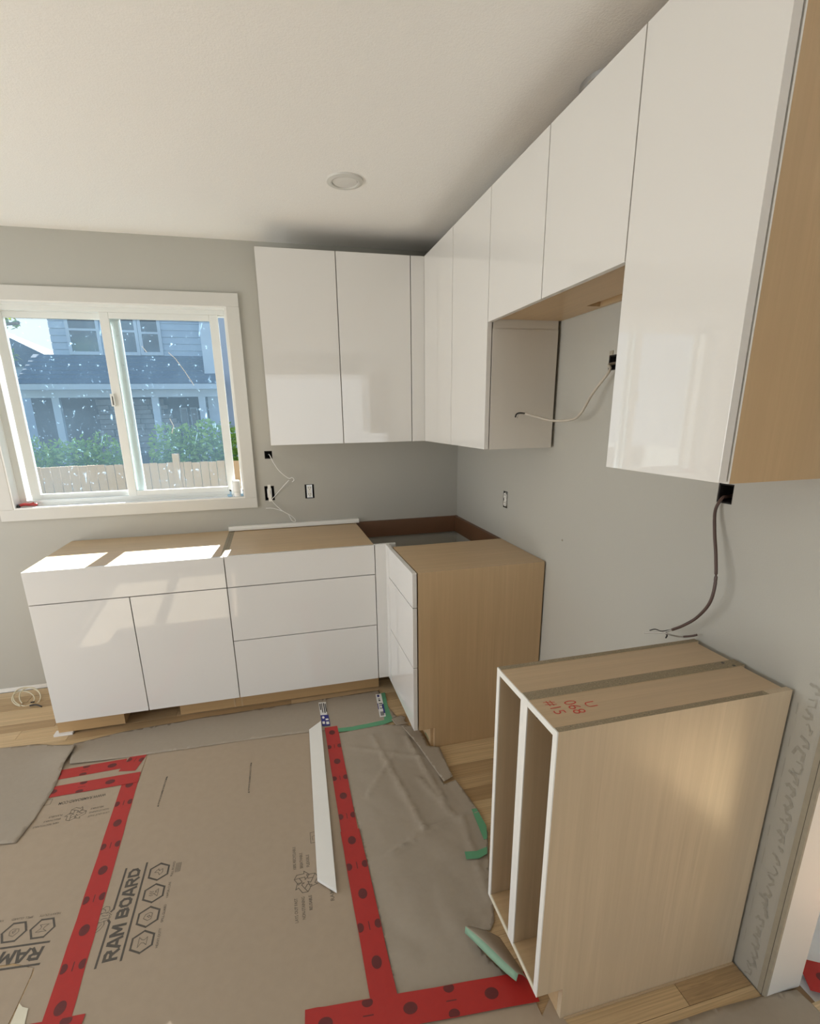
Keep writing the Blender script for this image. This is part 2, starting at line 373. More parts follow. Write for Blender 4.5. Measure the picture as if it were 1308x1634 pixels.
boxes('frame', [(-4.41, -4.31, -3.25, -3.19, 0, 2.12), (-4.41, -4.31, -.81, -.75, 0, 2.12), (-4.41, -4.31, -3.19, -.81, 2.06, 2.12), (-4.41, -4.31, -2.03, -1.97, .0, 2.06)], VINYL, d1)  # added frame, only surrounds the left fill light
d2 = empty('added_door_2', (-.3, -5.66, 0), kind='structure', label='white patio door frame added around the rear fill light, unseen')
boxes('frame', [(-1.25, -1.19, -5.71, -5.61, 0, 2.15), (.59, .65, -5.71, -5.61, 0, 2.15), (-1.19, .59, -5.71, -5.61, 2.09, 2.15)], VINYL, d2)  # added frame, only surrounds the rear fill light
tag(box('wall_far_right', 3.2, 3.32, -5.72, .16, -.06, zc+.1, WALL), kind='structure')
tag(box('ceiling', -4.42, 3.32, -5.72, .16, zc, zc+.1, CEIL), kind='structure', label='off-white orange-peel textured ceiling')
we = empty('trim_1', (.058, -2.4, 0), label='white painted end of the cabinet wall with bare corner bead', kind='structure')
box('end_face', .004, .115, -2.404, -2.3922, 0, zc, plain('primer_white', (.72, .72, .69), .55, var=.02, scale=5), we)
box('corner_bead', -.003, .004, -2.404, -2.381, 0, zc, GYPS, we); box('bead_crack', -.0034, -.0028, -2.3945, -2.3935, 0, zc, BARKD, we)
mk = plain('wall_scuff_marks', (.37, .355, .31), .8, var=.3, scale=90)
pr = Print(); rnd = random.Random(5)
for i in range(26):
    z = .02+i*.035; y = .008+rnd.uniform(-.004, .004)
    pr.line([(y+.012*math.cos(a)+.004*rnd.random(), z+.012*math.sin(a)+.012*rnd.random()) for a in np.linspace(rnd.uniform(0, 2), rnd.uniform(3.4, 5.5), 7)], rnd.uniform(.003, .009))
for i in range(9): z = .1+i*.09; pr.line([(.036, z), (.0365, z+rnd.uniform(.02, .07))], .0008)
pr.build('adhesive_trace', (-.0008, -2.356, 0), (0, 1, 0), (0, 0, 1), mk, we)

tag(box('baseboard_back', -4.29, -2.335, -.004, -.0003, .0005, .024, EDGE), kind='structure', label='thin white primer strip along bottom of window wall')
tag(lathe('screw_head', (0, *at(897, 862, 'x', 0)[1:]), [(.005, -.0004), (.003, -.003)], GYPS, None, 12, 'x'), 'tiny bare screw dimple on the right wall', 'screw')
# window_1
win = empty('window_1', (-1.94, 0, vz0), label='white sliding kitchen window with dusty panes, left pane fixed', kind='structure')
for n_, b_ in (('casing_board', (wx0, wx1, vz1, wz1)), ('casing_board', (wx0, wx1, wz0, vz0)), ('casing_board', (wx0, vx0, vz0, vz1)), ('casing_board', (vx1, wx1, vz0, vz1))):
    box(n_, b_[0], b_[1], -.018, -.0005, b_[2], b_[3], TRIM, win, bevel=.002)
j = .008
box('window_sill', vx0, vx1, -.016, .056, vz0-.002, vz0+j, EDGE, win, bevel=.001)
box('jamb', vx0, vx0+j, -.016, .056, vz0+j, vz1, EDGE, win); box('jamb', vx1-j, vx1, -.016, .056, vz0+j, vz1, EDGE, win); box('head_jamb', vx0+j, vx1-j, -.016, .056, vz1-j, vz1, EDGE, win)
f0, f1, g0, g1 = vx0+.006, vx1-.006, vz0+.006, vz1-.006
boxes('frame', [(f0, f0+.034, .056, .135, g0, g1), (f1-.014, f1, .056, .135, g0, g1), (f0+.034, f1-.014, .056, .135, g0, g0+.030), (f0+.034, f1-.014, .056, .135, g1-.026, g1),
                (f0+.034, f1-.014, .048, .056, g0, g0+.012)], VINYL, win, bevel=.002)
def sash(x0, x1, z0, z1, y0, y1, st, name='sash'):
    s = boxes(name, [(x0, x0+st, y0, y1, z0, z1), (x1-st, x1, y0, y1, z0, z1), (x0+st, x1-st, y0, y1, z0, z0+.03), (x0+st, x1-st, y0, y1, z1-.03, z1)], VINYL, win, bevel=.003)
    ym = (y0+y1)/2; box('pane', x0+st, x1-st, ym-.002, ym+.002, z0+.03, z1-.03, GLASS, s); return s
s1 = sash(-1.985, -1.393, 1.104, 2.073, .058, .084, .045)
s2 = sash(-2.488, -1.899, 1.104, 2.073, .094, .122, .047)
hd = box('sash_latch', -1.992, -1.972, .044, .058, 1.60, 1.665, VINYL, s1, bevel=.003); box('latch_slot', -1.983, -1.979, .042, .046, 1.607, 1.652, BLACK, s1)
# scratches and tape scraps on the panes
scr = Print()
for pts in ([(-.23, .33), (-.20, .30), (-.16, .235), (-.12, .16)], [(-.36, .36), (-.34, .33)], [(-.27, -.02), (-.255, -.06), (-.27, -.10)], [(.1, -.33), (.12, -.335)]):
    scr.line(pts, .0035)
scr.build('scratch', (-1.44, .0685, 1.55), (1, 0, 0), (0, 0, 1), LBLW, s1)
# next room window
w2 = empty('window_2', (1.15, .08, .95), kind='structure')
boxes('frame', [(.55, .6, .05, .13, .95, 2.1), (1.70, 1.75, .05, .13, .95, 2.1), (.6, 1.70, .05, .13, .95, 1.0), (.6, 1.70, .05, .13, 2.05, 2.1), (1.125, 1.175, .05, .13, 1.0, 2.05)], VINYL, w2)

# electrical rough-in boxes (recessed) -------------------------------------------------
def wallbox(name, h, side, label, depth=.05, mat=DARK):
    a0, a1, b0, b1 = h; d = .004
    if side == 'back': L = [(a0, a1, depth, depth+d, b0, b1), (a0, a0+d, .002, depth, b0, b1), (a1-d, a1, .002, depth, b0, b1), (a0, a1, .002, depth, b0, b0+d), (a0, a1, .002, depth, b1-d, b1)]
    else: L = [(depth, depth+d, a0, a1, b0, b1), (.002, depth, a0, a0+d, b0, b1), (.002, depth, a1-d, a1, b0, b1), (.002, depth, a0, a1, b0, b0+d), (.002, depth, a0, a1, b1-d, b1)]
    e = empty(name, ((a0+a1)/2, 0, b0) if side == 'back' else (0, (a0+a1)/2, b0), label, 'electrical box')
    boxes('box_shell', L, mat, e); return e
def P_(side, a, d, z): return (a, d, z) if side == 'back' else (d, a, z)
def bx_(name, side, a0, a1, d0, d1, z0, z1, mat, parent, bevel=0):
    return box(name, a0, a1, d0, d1, z0, z1, mat, parent, bevel) if side == 'back' else box(name, d0, d1, a0, a1, z0, z1, mat, parent, bevel)
def receptacle(e, side, ac, zc_):
    bx_('yoke', side, ac-.017, ac+.017, .004, .006, zc_-.042, zc_+.042, STEEL, e)
    for s in (-1, 1):
        z = zc_+s*.0195
        pts = [(ac+.016*max(-.9, min(.9, 1.15*math.cos(t))), z+.0155*math.sin(t)) for t in np.linspace(0, 2*math.pi, 20, endpoint=False)]
        o = prism('outlet_face', pts, -.003, .005, 'y' if side == 'back' else 'x', RECEPT, e)
        for q in (-.006, .006): bx_('slot', side, ac+q-.0011, ac+q+.0011, -.0036, -.002, z-.001, z+.008, BLACK, o)
        bx_('ground_slot', side, ac-.002, ac+.002, -.0036, -.002, z-.010, z-.006, BLACK, o)
    bx_('centre_bridge', side, ac-.012, ac+.012, -.001, .005, zc_-.006, zc_+.006, RECEPT, e)
b1 = wallbox('wire_box', BOX1, 'back', 'small empty square cut-out with white wire below upper cabinet')
b2 = wallbox('switch_box', BOX2, 'back', 'black wall box with metal switch beside the window casing')
boxes('switch_body', [(-1.212, -1.184, -.002, .03, 1.062, 1.118)], STEEL, b2, bevel=.003); box('strap', -1.207, -1.189, -.003, .002, 1.04, 1.14, RECEPT, b2); box('toggle', -1.203, -1.193, -.008, -.001, 1.083, 1.106, RECEPT, b2, bevel=.002)
b3 = wallbox('outlet_box', BOX3, 'back', 'uncovered white duplex outlet on the window wall'); receptacle(b3, 'back', -.960, 1.088)
b4 = wallbox('outlet_box', OUT4, 'right', 'uncovered white duplex outlet right of the corner'); receptacle(b4, 'right', -.716, 1.093)
b5 = wallbox('wire_box', BOX5, 'right', 'black square cut-out below the birch-sided upper cabinet')
b6 = wallbox('wire_box', BOX6, 'right', 'ragged wall cut-out with cable under the short range cabinets')
for b_ in [(-.004, .0, -1.545, -1.530, 1.655, 1.668), (-.004, 0, -1.541, -1.534, 1.70, 1.722), (-.003, 0, -1.50, -1.482, 1.712, 1.726), (-.004, 0, -1.545, -1.53, 1.68, 1.688)]: box('torn_edge', *b_, GYPS, b6)

# recessed ceiling light
p = at(550, 288, 'z', zc); lt = empty('ceiling_light', (p.x, p.y, zc), 'round white flush ceiling light, switched off', 'light')
lathe('trim_ring', (p.x, p.y, zc), [(.050, -.001), (.052, -.009), (.058, -.010), (.072, -.006), (.074, 0)], TRIM, lt, 48)
lathe('lens', (p.x, p.y, zc), [(.0505, -.0005), (.0505, -.003), (.048, -.006), (.02, -.007)], GLAMP, lt, 48)

# ================================================================== cabinets
G = .0021
def fronts(parent, side, a0, a1, z0, z1, face, name='door', th=.019, mat=None, label=None):
    """a gloss front; side 'y' faces -Y at y=-face, side 'x' faces -X at x=-face"""
    a0, a1 = min(a0, a1)+G, max(a0, a1)-G; z0 += G; z1 -= G
    if side == 'y': o = box(name, a0, a1, -face, -face+th, z0, z1, mat or GLOSS, parent, bevel=.001)
    else: o = box(name, -face, -face+th, a0, a1, z0, z1, mat or GLOSS, parent, bevel=.001)
    if label: o['label'] = label
    return o
bk = -.025
# upper cabinet on the window wall
c = empty('wall_cabinet', ((xu0+xu2)/2, -.15, zu0), 'white gloss two-door upper cabinet beside the window', 'cabinet')
box('body', xu0+.001, xu2, -du-bk, -.003, zu0+.001, zu1-.001, SATIN, c)
fronts(c, 'y', xu0, xu1, zu0, zu1, du); fronts(c, 'y', xu1, xu2, zu0, zu1, du)
# corner upper cabinet
c = empty('corner_wall_cabinet', (-.15, -.74, zu0), 'white gloss corner upper cabinet with narrow filler, ends at range opening', 'cabinet')
box('body', -du-bk, -.014, yu2+.0015, -.30, zu0+.001, zu1-.001, SATIN, c)
box('corner_body', xu2+.001, -.014, -.299, -.003, zu0+.001, zu1-.001, SATIN, c)
fronts(c, 'y', xu2, -du+.019, zu0, zu1, du, 'filler_strip')
fronts(c, 'x', -du-.0015, yu1, zu0, zu1, du); fronts(c, 'x', yu1, yu2, zu0, zu1, du)
box('end_panel', -.2965, -.014, yu2-.0165+.0155, yu2+.0015, zu0+.001, zs-.02, SATIN, c)
# short cabinets above the range
c = empty('range_cabinet', (-.15, (yu2+yu4)/2, zs), 'short white gloss two-door cabinet above the range opening', 'cabinet')
cz = zs+.014
slab('bottom_panel', (-.297, -.003), (yu4+.001, yu2-.001), (cz, cz+.016), 'z', [(-.074, -.02, -1.80, -1.43)], BIRCHY, c)
box('side_panel', -.297, -.003, yu2-.018, yu2-.002, cz+.016, zu1-.001, BIRCHZ, c); box('side_panel', -.297, -.003, yu4+.001, yu4+.017, cz+.016, zu1-.001, BIRCHZ, c)
box('top_panel', -.297, -.003, yu4+.017, yu2-.018, zu1-.017, zu1-.001, BIRCHY, c); box('back_panel', -.012, -.004, yu4+.017, yu2-.018, cz+.016, zu1-.017, BIRCHZ, c)
box('nailer_rail', -.028, -.012, yu4+.017, yu2-.018, cz+.016, cz+.11, BIRCHY, c)
fronts(c, 'x', yu2, yu3, zs, zu1, du); fronts(c, 'x', yu3, yu4, zs, zu1, du)
# end upper cabinet with birch side
c = empty('end_wall_cabinet', (-.15, (yu4+yu5)/2, zu0), 'white gloss single-door upper cabinet with birch side, nearest the camera', 'cabinet')
box('body', -du-bk-.001, -.003, yu5+.018, yu4-.001, zu0+.002, zu1-.001, BIRCHZ, c)
box('side_panel', -.292, -.003, yu5+.0015, yu5+.0178, zu0-.001, zu1, BIRCHZ, c)
box('side_edge_band', -.2955, -.2922, yu5+.0015, yu5+.0178, zu0-.001, zu1, EDGE, c)
fronts(c, 'x', yu4, yu5, zu0, zu1, du)
# duct above the range cabinets
p = at(934, 128, 'z', zc)
dq = empty('exhaust_duct', (-.137, -1.56, zu1), 'silver ribbed duct collar between cabinet tops and ceiling', 'duct')
prof = [(.065+.004*(i % 2), i*(zc-zu1-.012)/16) for i in range(17)]
lathe('ribbed_pipe', (-.137, -1.56, zu1), prof, STEEL, dq, 32); lathe('collar', (-.137, -1.56, zc), [(.07, -.024), (.082, -.012), (.084, 0)], STEEL, dq, 40)

# --- base run
ct = .0005
def top_board(name, x0, x1, y0, y1, mat, parent): return box(name, x0, x1, y0, y1, zb1-.019, zb1-.003, mat, parent)
c = empty('sink_base_cabinet', ((xb0+xb1)/2, -.3, 0), 'white gloss base cabinet with two doors under the window', 'cabinet')
yb = -db-bk
box('gable', xb0+.001, xb0+.017, yb, -.004, zb0+.002, zb1-.003, BIRCHZ, c); box('gable', xb1-.0165, xb1-.0005, yb, -.004, zb0+.002, zb1-.003, CHIP, c)
top_board('top_panel', xb0+.017, xb1-.0165, yb, -.004, BIRCHX, c); box('bottom_panel', xb0+.017, xb1-.0165, yb, -.004, zb0+.002, zb0+.018, BIRCHX, c)
box('back_panel', xb0+.017, xb1-.0165, -.012, -.004, zb0+.018, zb1-.019, BIRCHZ, c)
fronts(c, 'y', xb0, xb1, zd1, zb1, db, 'false_front'); fronts(c, 'y', xb0, xd, zb0, zd1, db); fronts(c, 'y', xd, xb1, zb0, zd1, db)
c = empty('drawer_base_cabinet', ((xb1+xb2)/2, -.3, 0), 'white gloss three-drawer base cabinet left of the corner', 'cabinet')
box('gable', xb1+.0005, xb1+.0165, yb, -.004, zb0+.002, zb1-.003, CHIP, c); box('gable', xb2-.0165, xb2-.0005, yb, -.004, zb0+.002, zb1-.003, BIRCHZ, c)
top_board('top_panel', xb1+.0165, xb2-.0165, yb, -.004, BIRCHX, c); box('bottom_panel', xb1+.0165, xb2-.0165, yb, -.004, zb0+.002, zb0+.018, BIRCHX, c)
box('back_panel', xb1+.0165, xb2-.0165, -.012, -.004, zb0+.018, zb1-.019, BIRCHZ, c)
for a, b in ((zd1, zb1), (zd2, zd1), (zb0, zd2)): fronts(c, 'y', xb1, xb2, a, b, db, 'drawer_front')
# corner fillers
c = empty('corner_filler', (-.64, -.64, zb0), 'L-shaped white gloss filler in the base cabinet corner', 'filler')
box('filler_strip', xb2+G, -db+.019, -db, -db+.019, zb0+G, zb1+.001, GLOSS, c, bevel=.001); box('filler_strip', -db, -db+.019, -.698, -db-.0003, zb0+G, zb1+.001, GLOSS, c, bevel=.001)
box('filler_cleat', xb2+.001, -db+.06, -db+.0195, -db+.036, zb0+.02, zb1-.004, EDGE, c)
# right-hand drawer base with birch side
yp = -.690
c = empty('side_drawer_base', (-.3, (yp+ye)/2, 0), 'white gloss three-drawer base cabinet with birch side at the range gap', 'cabinet')
xf = -db-bk
gp = [(xf, zb0), (xf+.075, zb0), (xf+.075, 0.0005), (-.008, .0005), (-.008, zb1-.003), (xf, zb1-.003)]
prism('side_panel', gp, ye+.001, ye+.017, 'y', BIRCHZ, c); prism('gable', gp, yp-.017, yp-.001, 'y', BIRCHZ, c)
box('top_panel', xf, -.004, ye+.017, yp-.001, zb1-.019, zb1-.0032, BIRCHX, c); box('bottom_panel', xf, -.008, ye+.017, yp-.017, zb0, zb0+.016, BIRCHX, c)
box('toe_kick', xf+.06, xf+.075, ye+.017, yp-.017, .001, zb0, BIRCHY, c); box('back_panel', -.016, -.008, ye+.017, yp-.017, zb0+.016, zb1-.019, BIRCHZ, c)
for a, b in ((zd1, zb1), (zd2, zd1), (zb0, zd2)): fronts(c, 'x', -.700, ye, a, b, db, 'drawer_front')
# ledgers in the open corner
tag(box('ledger_board', -.684, -.0005, -.022, -.0005, .776, .879, LEDGER), 'dark brown support board along window wall in open corner', 'board')
tag(box('ledger_board', -.022, -.0005, yp+.004, -.023, .776, .877, LEDGER), 'brown support board along right wall in open corner', 'board')
# plinth boards of the back run
c = empty('plinth', (-1.5, -.53, 0), 'maple plinth board with open gap under the white base cabinets', 'plinth')
box('plinth_board', -2.325, -2.018, -.560, -.544, .012, zb0, MAPLE, c); box('plinth_board', -1.752, -.672, -.545, -.529, .006, zb0, MAPLE, c)
box('cross_piece', -2.325, -2.309, -.543, -.02, .012, zb0, MAPLE, c); box('cross_piece', -2.034, -2.018, -.543, -.02, .012, zb0, MAPLE, c); box('cross_piece', -1.752, -1.736, -.528, -.02, .006, zb0, MAPLE, c); box('joint_strip', -1.478, -1.47, -.5462, -.545, .006, zb0, BIRCHZ, c); box('joint_strip', -1.44, -1.432, -.5462, -.545, .006, zb0, BIRCHZ, c)
tag(prism('shim', [(-2.345, -.575), (-2.26, -.575), (-2.26, -.535), (-2.345, -.535)], .001, .0115, 'z', LBLW), 'small white shim under the left plinth corner', 'shim')

# --- loose two-bay cabinet by the right wall
c = empty('tray_cabinet', ((lx+lxb)/2, (ly0+ly1)/2, 0), 'pale birch open two-bay base cabinet standing by the range gap', 'cabinet')
ym = -2.162; th = .0165
gp = [(lx+.003, .108), (lx+.075, .108), (lx+.075, .0005), (lxb, .0005), (lxb, zl), (lx+.003, zl)]
for y in (ly0-th, ym, ym-th, ly1):
    prism('gable', gp, y, y+th-.0004, 'y', PALEZ, c)
    box('gable_top_edge', lx+.003, lxb if y != ly1 else lxb-.07, y, y+th-.0004, zl, zl+.0006, CHIP, c)
    box('front_edge_band', lx, lx+.0029, y, y+th-.0004, .108, zl, EDGE, c)
for a, b in ((ym+th, ly0-th), (ly1+th, ym-th)):
    box('top_panel', lx+.003, lxb-.012, a, b-.0004, zl-.017, zl-.0012, PALEX, c); box('top_edge_band', lx, lx+.0029, a, b-.0004, zl-.017, zl-.0012, EDGE, c)
    box('bottom_panel', lx+.003, lxb-.012, a, b-.0004, .108, .124, BIRCHX, c); box('bottom_edge_band', lx, lx+.0029, a, b-.0004, .108, .124, MASK, c)
    box('back_panel', lxb-.012, lxb-.004, a, b-.0004, .124, zl-.017, PALEZ, c)
    box('toe_kick', lx+.075, lx+.09, a, b-.0004, .001, .108, BIRCHY, c)
for hx_, hy_ in ((lxb-.045, ym+.008), (lxb-.03, ym-.012)): lathe('peg_hole', (hx_, hy_, zl+.0007), [(.004, 0), (.004, .0004)], BLACK, c, 10)
box('scribe_strip', lx+.085, lxb, ly1-.005, ly1-.0004, .0006, .004, PALEX, c)
box('drawer_bracket', lx+.02, lx+.07, ly1+th, ly1+th+.012, .125, .155, STEEL, c); box('bracket_cover', lx+.012, lx+.05, ly1+th, ly1+th+.016, .1245, .14, BLACK, c)
lathe('peg_hole', (lx+.03, ym-th-.0002, zl-.05), [(.0045, 0), (.0045, -.001)], BLACK, c, 12, 'y')
for k, (xx, y_, z_) in enumerate(((lx+.14, ym-th-.0003, .31), (lx+.14, ly0-th-.0003, .31))):
    box('printed_label', xx, xx+.05, y_-.0004, y_, z_, z_+.018, CHIP, c)
for a in (('U', .030, .088, .020, .026), ('068', .014, .045, .052, .030), ('#15', .002, .0, .054, .030)):
    pr = Print(); pr.text(*a, -.006); o = pr.build('marker_writing', (lx+.030, ym-th-.012, zl-.0009), (0, -1, 0), (1, 0, 0), REDINK, c); o['label'] = 'red handwritten '+a[0]; o['kind'] = 'stuff'

# ================================================================== wires
e = empty('range_cable', (-.01, -1.495, 1.68), 'grey cable with black stripped end hanging in the range opening', 'cable')
tube('cable_jacket', [(.03, -1.503, 1.688), (-.01, -1.495, 1.68), at(972, 592, 'x', -.03), at(945, 628, 'x', -.05), at(926, 660, 'x', -.07), at(910, 670, 'y', -1.37), at(880, 671, 'y', -1.30), at(852, 664, 'y', -1.245), at(838, 660, 'y', -1.22)], .0048, GREYW, e)
tube('black_conductor', [at(841, 660.5, 'y', -1.222), at(830, 659, 'y', -1.205), at(824, 661, 'y', -1.2), at(822, 666, 'y', -1.2)], .0032, BLACK, e); tube('bare_conductor', [at(838, 661, 'y', -1.22), at(828, 661, 'y', -1.21), at(825, 667, 'y', -1.2)], .0016, COPPER, e)
e = empty('hanging_cable', (-.05, -2.04, zl), 'dark brown cable hanging from wall onto the pale open cabinet', 'cable')
tube('cable_jacket', [(.04, -2.022, 1.30), (.01, -2.026, 1.299), at(1152, 795, 'x', -.006), at(1141, 815, 'x', -.02), at(1140, 850, 'x', -.03), at(1142, 890, 'x', -.04), at(1141, 930, 'x', -.05), at(1132, 962, 'x', -.055), at(1112, 985, 'x', -.06), at(1090, 998, 'x', -.07), at(1072, 1005, 'x', -.075)], .0042, BROWNW, e)
q0 = at(1075, 1004, 'x', -.075)
tube('stripped_conductor', [q0, at(1058, 1009, 'x', -.085), at(1040, 1009, 'x', -.10), at(1028, 1010, 'x', -.11)], .0022, COPPER, e)
tube('stripped_conductor', [q0, at(1056, 1007, 'x', -.08), at(1045, 1004, 'x', -.09), at(1036, 1006, 'x', -.1)], .0016, BLACK, e)
tube('stripped_conductor', [at(1058, 1009, 'x', -.085), at(1066, 1012, 'x', -.08), at(1085, 1016, 'x', -.045), at(1100, 1015, 'x', -.03)], .0024, COPPER, e)
tube('black_conductor', [at(1090, 1016, 'x', -.04), at(1102, 1015, 'x', -.028), at(1112, 1013, 'x', -.02)], .003, BROWNW, e)
tube('stripped_conductor', [at(1062, 1011, 'x', -.08), at(1064, 1014, 'x', -.08), at(1062, 1018, 'x', -.08)], .002, BLACK, e)
e = empty('thermostat_wire', (-1.18, -.01, 1.0), 'thin white wire zigzagging between wall boxes beside the window', 'wire')
tube('wire_strand', [(-1.186, .03, 1.315), at(430, 726, 'y', -.004), at(436, 738, 'y', -.02), at(446, 752, 'y', -.035), at(460, 763, 'y', -.045), at(466, 762, 'y', -.05), at(469, 766, 'y', -.05), at(466, 769, 'y', -.045)], .0023, LBLW, e)
tube('wire_strand', [at(461, 766, 'y', -.04), at(450, 778, 'y', -.02), at(438, 792, 'y', -.006), at(434, 798, 'y', -.006), at(441, 807, 'y', -.02), at(452, 816, 'y', -.03), at(463, 822, 'y', -.035), at(470, 828, 'y', -.04), at(471, 832, 'y', -.04), at(466, 831, 'y', -.04), at(460, 820, 'y', -.03)], .0023, LBLW, e)
tube('wire_strand', [at(424, 811, 'y', -.01), at(434, 811, 'y', -.015), at(443, 813, 'y', -.02), at(452, 816, 'y', -.03)], .0026, LBLW, e)
# coil on the floor
e = empty('cable_coil', (*fl(42, 1120), 0), 'cream cable coiled on the plank floor by the wall', 'cable')
def zring(cu, cv, ru, rv, a0, a1, tilt=.0, n=18):
    out = []
    for a in np.linspace(a0, a1, n):
        u, v = cu+ru*math.cos(a), cv-rv*math.sin(a); lift = max(0, (1130-v))/30*.05
        out.append(at(u, v, 'y', -.215+.12*(1130-v)/30))
    return out
tube('cable_loop', zring(43, 1112, 22, 15, -2.0, 4.2), .0036, WHITEW, e, 6, 3)
tube('cable_loop', zring(37, 1115, 18, 12, -1.3, 4.5), .0034, WHITEW, e, 6, 3)
tube('cable_loop', zring(48, 1112, 17, 15, -1.2, 3.9), .0036, WHITEW, e, 6, 3)
tube('stripped_end', [(*fl(48, 1128), .008), (*fl(58, 1127), .01), (*fl(67, 1129), .006)], .004, BLACK, e); tube('stripped_end', [(*fl(50, 1126), .02), (*fl(56, 1124), .016)], .004, BLACK, e)

# ================================================================== things on sill and worktop
tag(prism('cover_strip', [(-.042, zb1+.0002), (-.042, zb1+.012), (-.034, zb1+.024), (-.004, zb1+.024), (-.004, zb1+.0002)], -1.452, -.668, 'x', EDGE, bevel=.001), 'white trim strip lying along back of drawer cabinet top', 'trim strip')
e = empty('pill_bottle', (-1.383, .012, vz0+j), 'small white capped bottle standing in right sill corner', 'bottle')
bx0, by0, bz0 = -1.385, .018, vz0+j
lathe('bottle_body', (bx0, by0, bz0+.0004), [(.022, 0), (.0225, .003), (.0225, .024), (.022, .026)], LBLW, e, 28); lathe('cap', (bx0, by0, bz0+.027), [(.0215, 0), (.0235, .002), (.0235, .062), (.021, .066)], EDGE, e, 28)
e = empty('corner_clips', (-1.36, .01, vz0+j), 'pale blue plastic clips beside the bottle on the sill', 'clip')
for k, (x_, y_) in enumerate(((-1.43, .03), (-1.425, .012), (-1.355, .012), (-1.352, .03))):
    boxes('clip_piece', [(x_-.012, x_+.01, y_-.004, y_+.006, bz0+.0004, bz0+.012), (x_+.002, x_+.008, y_-.003, y_+.003, bz0+.012, bz0+.032)], CLEARBLUE, e, bevel=.002)
    lathe('clip_pin', (x_+.005, y_, bz0+.032), [(.004, 0), (.004, .007)], BLACK, e, 10)
e = empty('red_clamp', (-2.5, .02, bz0), 'small red plastic clamp in left corner of the window sill', 'clamp')
tube('clamp_jaw', [(-2.522, .012, bz0+.010), (-2.50, .02, bz0+.014), (-2.475, .028, bz0+.012), (-2.455, .034, bz0+.016)], .008, REDPL, e); tube('clamp_jaw', [(-2.515, .03, bz0+.010), (-2.49, .03, bz0+.012), (-2.45, .026, bz0+.010), (-2.44, .022, bz0+.012)], .007, REDPL, e)
lathe('pivot_knob', (-2.523, .008, bz0+.0005), [(.008, 0), (.009, .008), (.006, .016)], BLACK, e, 14)

# ================================================================== floor protection
def sheet(name, pts, z, mat, label, cat, th=.0014, parent=None):
    o = prism(name, pts, z, z+th, 'z', mat, parent)
    if label: tag(o, label, cat)
    return o
def wavy(name, pts, z, mat, hf, label=None, cat=None, parent=None, step=.02):
    """sheet with relief: constrained triangulation of the outline plus a grid of inner points"""
    P = []
    n = len(pts)
    for i in range(n):
        a, b = Vector(pts[i]), Vector(pts[(i+1) % n]); k = max(1, int((b-a).length/step))
        P += [a+(b-a)*t/k for t in range(k)]
    m = len(P); xs = [p[0] for p in pts]; ys = [p[1] for p in pts]; x = min(xs)
    while x < max(xs):
        y = min(ys)
        while y < max(ys):
            P.append(Vector((x+random.uniform(-.3, .3)*step, y+random.uniform(-.3, .3)*step))); y += step
        x += step
    r = delaunay_2d_cdt(P, [], [list(range(m))], 1, 1e-5)
    V = [(v.x, v.y, z+hf(v.x, v.y)) for v in r[0]]
    o = mesh(name, V, [tuple(f) for f in r[2]], mat, parent, smooth=True)
    sm = o.modifiers.new('thickness', 'SOLIDIFY'); sm.thickness = .0006; sm.offset = 1
    if label: tag(o, label, cat)
    return o
zB = .0006
tag(sheet('protection_board', [(-1.852, -.70), (-.985, -.70), (-.985, -2.166), (-1.852, -2.166)], zB, BOARD, None, None), 'brown printed protection board between the two long red tapes', 'floor board')
cb = bpy.data.objects[-1] if False else [o for o in COL.objects if o.name.startswith('protection_board')][0]
s3 = sheet('protection_board', [(-2.9, -1.0), (-1.858, -1.0), (-1.858, -1.992), (-1.960, -1.985), fl(30, 1604, zB), fl(52, 1556, zB), fl(55, 1545, zB), (-2.02, -1.778), (-2.9, -1.698)], zB, BOARD, 'brown printed protection board left of the long red tape', 'floor board')
sheet('protection_board', [(-2.9, -.70), (-1.855, -.70), (-1.855, -.985), (-2.9, -.985)], zB, BOARD, 'narrow brown board strip between the short red tapes', 'floor board')
sheet('protection_board', [fl(53, 1545, zB), fl(50, 1556, zB), fl(28, 1604, zB), (-1.965, -1.99), (-1.965, -3.4), (-2.9, -3.4), (-2.9, -1.705), (-2.025, -1.784)], zB, BOARD, 'torn brown board piece at the lower left corner', 'floor board')
sheet('protection_board', [(-1.958, -2.004), (-1.852, -2.172), (-.60, -2.172), (-.60, -2.29), fl(878, 1590, zB), fl(915, 1650, zB), (-.62, -3.4), (-1.958, -3.4)], zB, BOARD, 'brown protection board below the cross red tape', 'floor board')
# kraft runner along the plinth
def ru(x, y):
    d = 0
    if x < -1.9: d += .012*max(0, min(1, (-1.9-x)/.3))*(.5+.5*math.sin(y*22))
    return .0022 + d + .0015*noise.noise(Vector((x*6, y*6, 0)))+.001
rpts = [fl(118, 1188), fl(200, 1168), fl(330, 1145), fl(480, 1122), fl(604, 1102), fl(612, 1120), fl(636, 1148), fl(580, 1158), fl(545, 1163), fl(505, 1168), fl(400, 1181), fl(300, 1196), fl(220, 1207), fl(160, 1216), fl(112, 1222)]
rn = wavy('kraft_runner', rpts, .0012, KRAFT, ru, 'long kraft paper runner along the base cabinet plinth', 'paper')
# left flap
def fh(x, y): return .0035+.010*max(0, noise.noise(Vector((x*3, y*3, 4))))+.02*math.exp(-((x+2.2)**2+(y+.75)**2)/.01)
wavy('kraft_flap', [(-2.95, -.57), fl(-2, 1196, 0), fl(60, 1189), fl(122, 1194), fl(117, 1205), fl(103, 1222), fl(85, 1263), fl(55, 1310), fl(26, 1347), fl(-4, 1350), (-2.95, -1.30)], .0022, KRAFT, fh, 'grey-brown paper flap folded over boards at left edge', 'paper')
